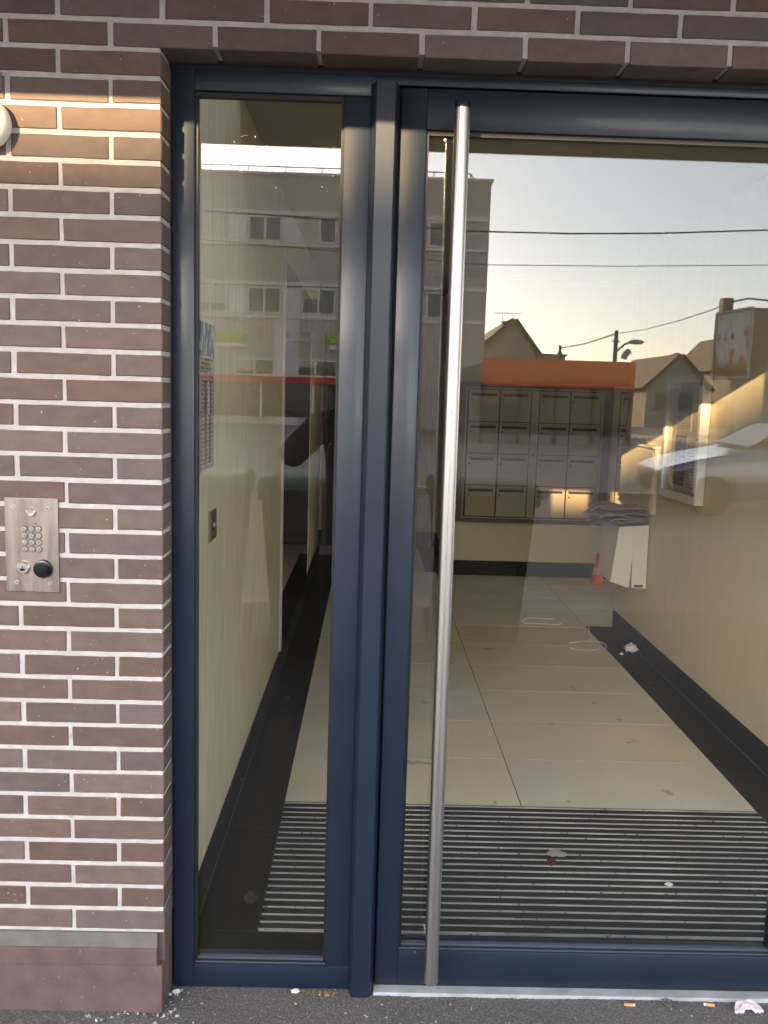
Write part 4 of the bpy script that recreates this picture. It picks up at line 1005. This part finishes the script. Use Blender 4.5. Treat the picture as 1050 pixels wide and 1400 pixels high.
for s in (-1, 1):
    for x0, x1 in ((1.75, 2.65), (2.72, 3.55)):
        y0, y1 = s*.845, s*.70
        pts = [(x0-.02 if x0 > 2 else x0-.1, y0, 1.05), (x1, y0, 1.05), (x1-.05, y1, 1.36), (x0+.32 if x0 < 2 else x0+.02, y1, 1.36)]
        MB().poly(pts+[(p[0], p[1]+s*.02, p[2]) for p in pts], [(0, 1, 2, 3), (7, 6, 5, 4), (0, 4, 5, 1), (1, 5, 6, 2), (2, 6, 7, 3), (3, 7, 4, 0)]).build('side_window', M['darkglass'], car)
    MB().sphere((.16, s*.58, .66), .12, (.7, 1.2, .6)).build('headlight', M['opal'], car, True)
    for x in (.78, 3.38):
        wv = MB().cyl((x, s*.70, .31), (x, s*.90, .31), .31, n=28).build('wheel', M['tyre'], car, True); MB().cyl((x, s*.89, .31), (x, s*.91, .31), .20, n=20).build('rim', M['dark_metal'], wv, True)
    MB().box((1.62, s*.93-.07, .98), (1.72, s*.93+.07, 1.1), .02).build('wing_mirror', M['carpaint'], car)
pts = [(1.42, -.70, 1.06), (1.42, .70, 1.06), (2.02, .58, 1.40), (2.02, -.58, 1.40)]
MB().poly(pts+[(p[0]-.02, p[1], p[2]+.03) for p in pts], [(0, 1, 2, 3), (7, 6, 5, 4), (0, 4, 5, 1), (1, 5, 6, 2), (2, 6, 7, 3), (3, 7, 4, 0)]).build('windscreen', M['darkglass'], car)

# ------------------------------------------------------------------ the photographer, standing just behind the camera
ph = thing('person', 'person in a dark jacket holding up a phone with one raised arm', 'person', (-0.11, -2.42, 0))
def skin_obj(name, verts, edges, radii, m, parent, levels=2, root=0):
    me = bpy.data.meshes.new(name); me.from_pydata(verts, edges, []); me.materials.append(m)
    o = bpy.data.objects.new(name, me); link(o, parent)
    sk = o.modifiers.new('skin', 'SKIN'); sk.use_smooth_shade = True
    for i, r_ in enumerate(radii):
        d_ = me.skin_vertices[0].data[i]; d_.radius = (r_, r_) if isinstance(r_, (int, float)) else r_; d_.use_root = (i == root)
    s = o.modifiers.new('sub', 'SUBSURF'); s.levels = levels; s.render_levels = levels
    bpy.context.view_layer.update()
    m2 = bpy.data.meshes.new_from_object(o.evaluated_get(bpy.context.evaluated_depsgraph_get())); o.modifiers.clear(); o.data = m2
    for p in m2.polygons: p.use_smooth = True
    return o
bv = [(0, 0, .98), (0, 0, 1.14), (0, .01, 1.30), (0, 0, 1.44), (0, .01, 1.53), (0, .03, 1.60), (0, .04, 1.70),
      (-.20, .0, 1.40), (-.36, .14, 1.23), (-.11, .275, 1.46),
      (.19, .0, 1.42), (.25, -.03, 1.14), (.25, .06, .90),
      (-.10, 0, .92), (-.11, .02, .50), (-.11, -.01, .09), (-.12, .12, .04),
      (.10, 0, .92), (.11, .02, .50), (.11, -.01, .09), (.12, .12, .04)]
be = [(0, 1), (1, 2), (2, 3), (3, 4), (4, 5), (5, 6), (3, 7), (7, 8), (8, 9), (3, 10), (10, 11), (11, 12), (0, 13), (13, 14), (14, 15), (15, 16), (0, 17), (17, 18), (18, 19), (19, 20)]
br = [.17, .165, .175, .12, .058, .085, .088, .092, .078, .044, .075, .052, .034, .092, .062, .042, .038, .092, .062, .042, .038]
body = skin_obj('body', bv, be, br, M['cloth'], ph)
# head skin, hair, face
b = MB(); b.sphere((0, .055, 1.665), .092, (.84, 1.05, 1.25), 24)
b.sphere((0, .150, 1.655), .018, (.7, 1.0, 1.4), 12)
for s in (-1, 1): b.sphere((s*.080, .045, 1.655), .024, (.4, .8, 1.2), 10)
b.build('head', M['skin'], ph, True)
for s in (-1, 1): MB().sphere((s*.030, .140, 1.675), .009, n=10).build('eye', M['black'], ph, True)
MB().box((-.024, .142, 1.612), (.024, .150, 1.620), .003).build('mouth', mat('lips', (.35, .12, .1), .5), ph)
b = MB(); b.sphere((0, .040, 1.700), .098, (.90, 1.05, 1.1), 20)
for v in [v for v in b.bm.verts if v.co.y > .10 and v.co.z < 1.73]: v.co.y = .10+(v.co.y-.10)*.2
b.build('hair', M['hair'], ph, True)
# jeans shell
jv = [(0, 0, .98), (-.10, 0, .92), (-.11, .02, .50), (-.11, -.01, .11), (.10, 0, .92), (.11, .02, .50), (.11, -.01, .11)]
skin_obj('jeans', jv, [(0, 1), (1, 2), (2, 3), (0, 4), (4, 5), (5, 6)], [.152, .10, .070, .055, .10, .070, .055], M['jeans'], ph)
for s in (-1, 1): MB().sphere((s*.115, .075, .045), .06, (.8, 2.2, .75), 14).build('shoe', M['shoe'], ph, True)
def hand(w0, d, side, spread, parent, nm='hand'):
    """palm + five fingers, from wrist w0 along d, palm normal 'side'"""
    w0 = Vector(w0); d = Vector(d).normalized(); n_ = Vector(side).normalized(); a = d.cross(n_).normalized()
    vs = [w0, w0+d*.045, w0+d*.085]; es = [(0, 1), (1, 2)]; rs = [.024, .026, .022]
    for i, (off, L) in enumerate(((-.030, .066), (-.010, .076), (.011, .072), (.030, .056))):
        p = w0+d*.085+a*off; b0 = len(vs)
        vs += [p, p+d*L*.45+n_*L*.15, p+d*L*.75+n_*L*.45, p+d*L*.85+n_*L*.75]; es += [(2, b0), (b0, b0+1), (b0+1, b0+2), (b0+2, b0+3)]; rs += [.0095, .0088, .0082, .007]
    b0 = len(vs); p = w0+d*.03-a*.030
    vs += [p, p+d*.03-a*.022+n_*.012, p+d*.058-a*.020+n_*.028]; es += [(1, b0), (b0, b0+1), (b0+1, b0+2)]; rs += [.013, .010, .008]
    return skin_obj(nm, [tuple(v) for v in vs], es, rs, M['skin'], parent, 1, 1)
hand((-.10, .280, 1.468), (.85, .22, .45), (.3, .6, -.2), 1, ph)
hand((.25, .065, .89), (0, .12, -1), (-1, 0, 0), 1, ph)
fn = thing('phone', 'dark mobile phone held up by the photographer', 'phone', (-.062, -2.082, 1.535))
MB().box((-.034, -.004, -.069), (.034, .004, .069), .004, 2).build('case', M['black'], fn)
MB().box((-.031, -.0048, -.062), (.031, -.0042, .062)).build('screen', M['darkglass'], fn)
MB().cyl((.024, .004, .045), (.024, .006, .045), .006, n=14).build('lens', M['darkglass'], fn)
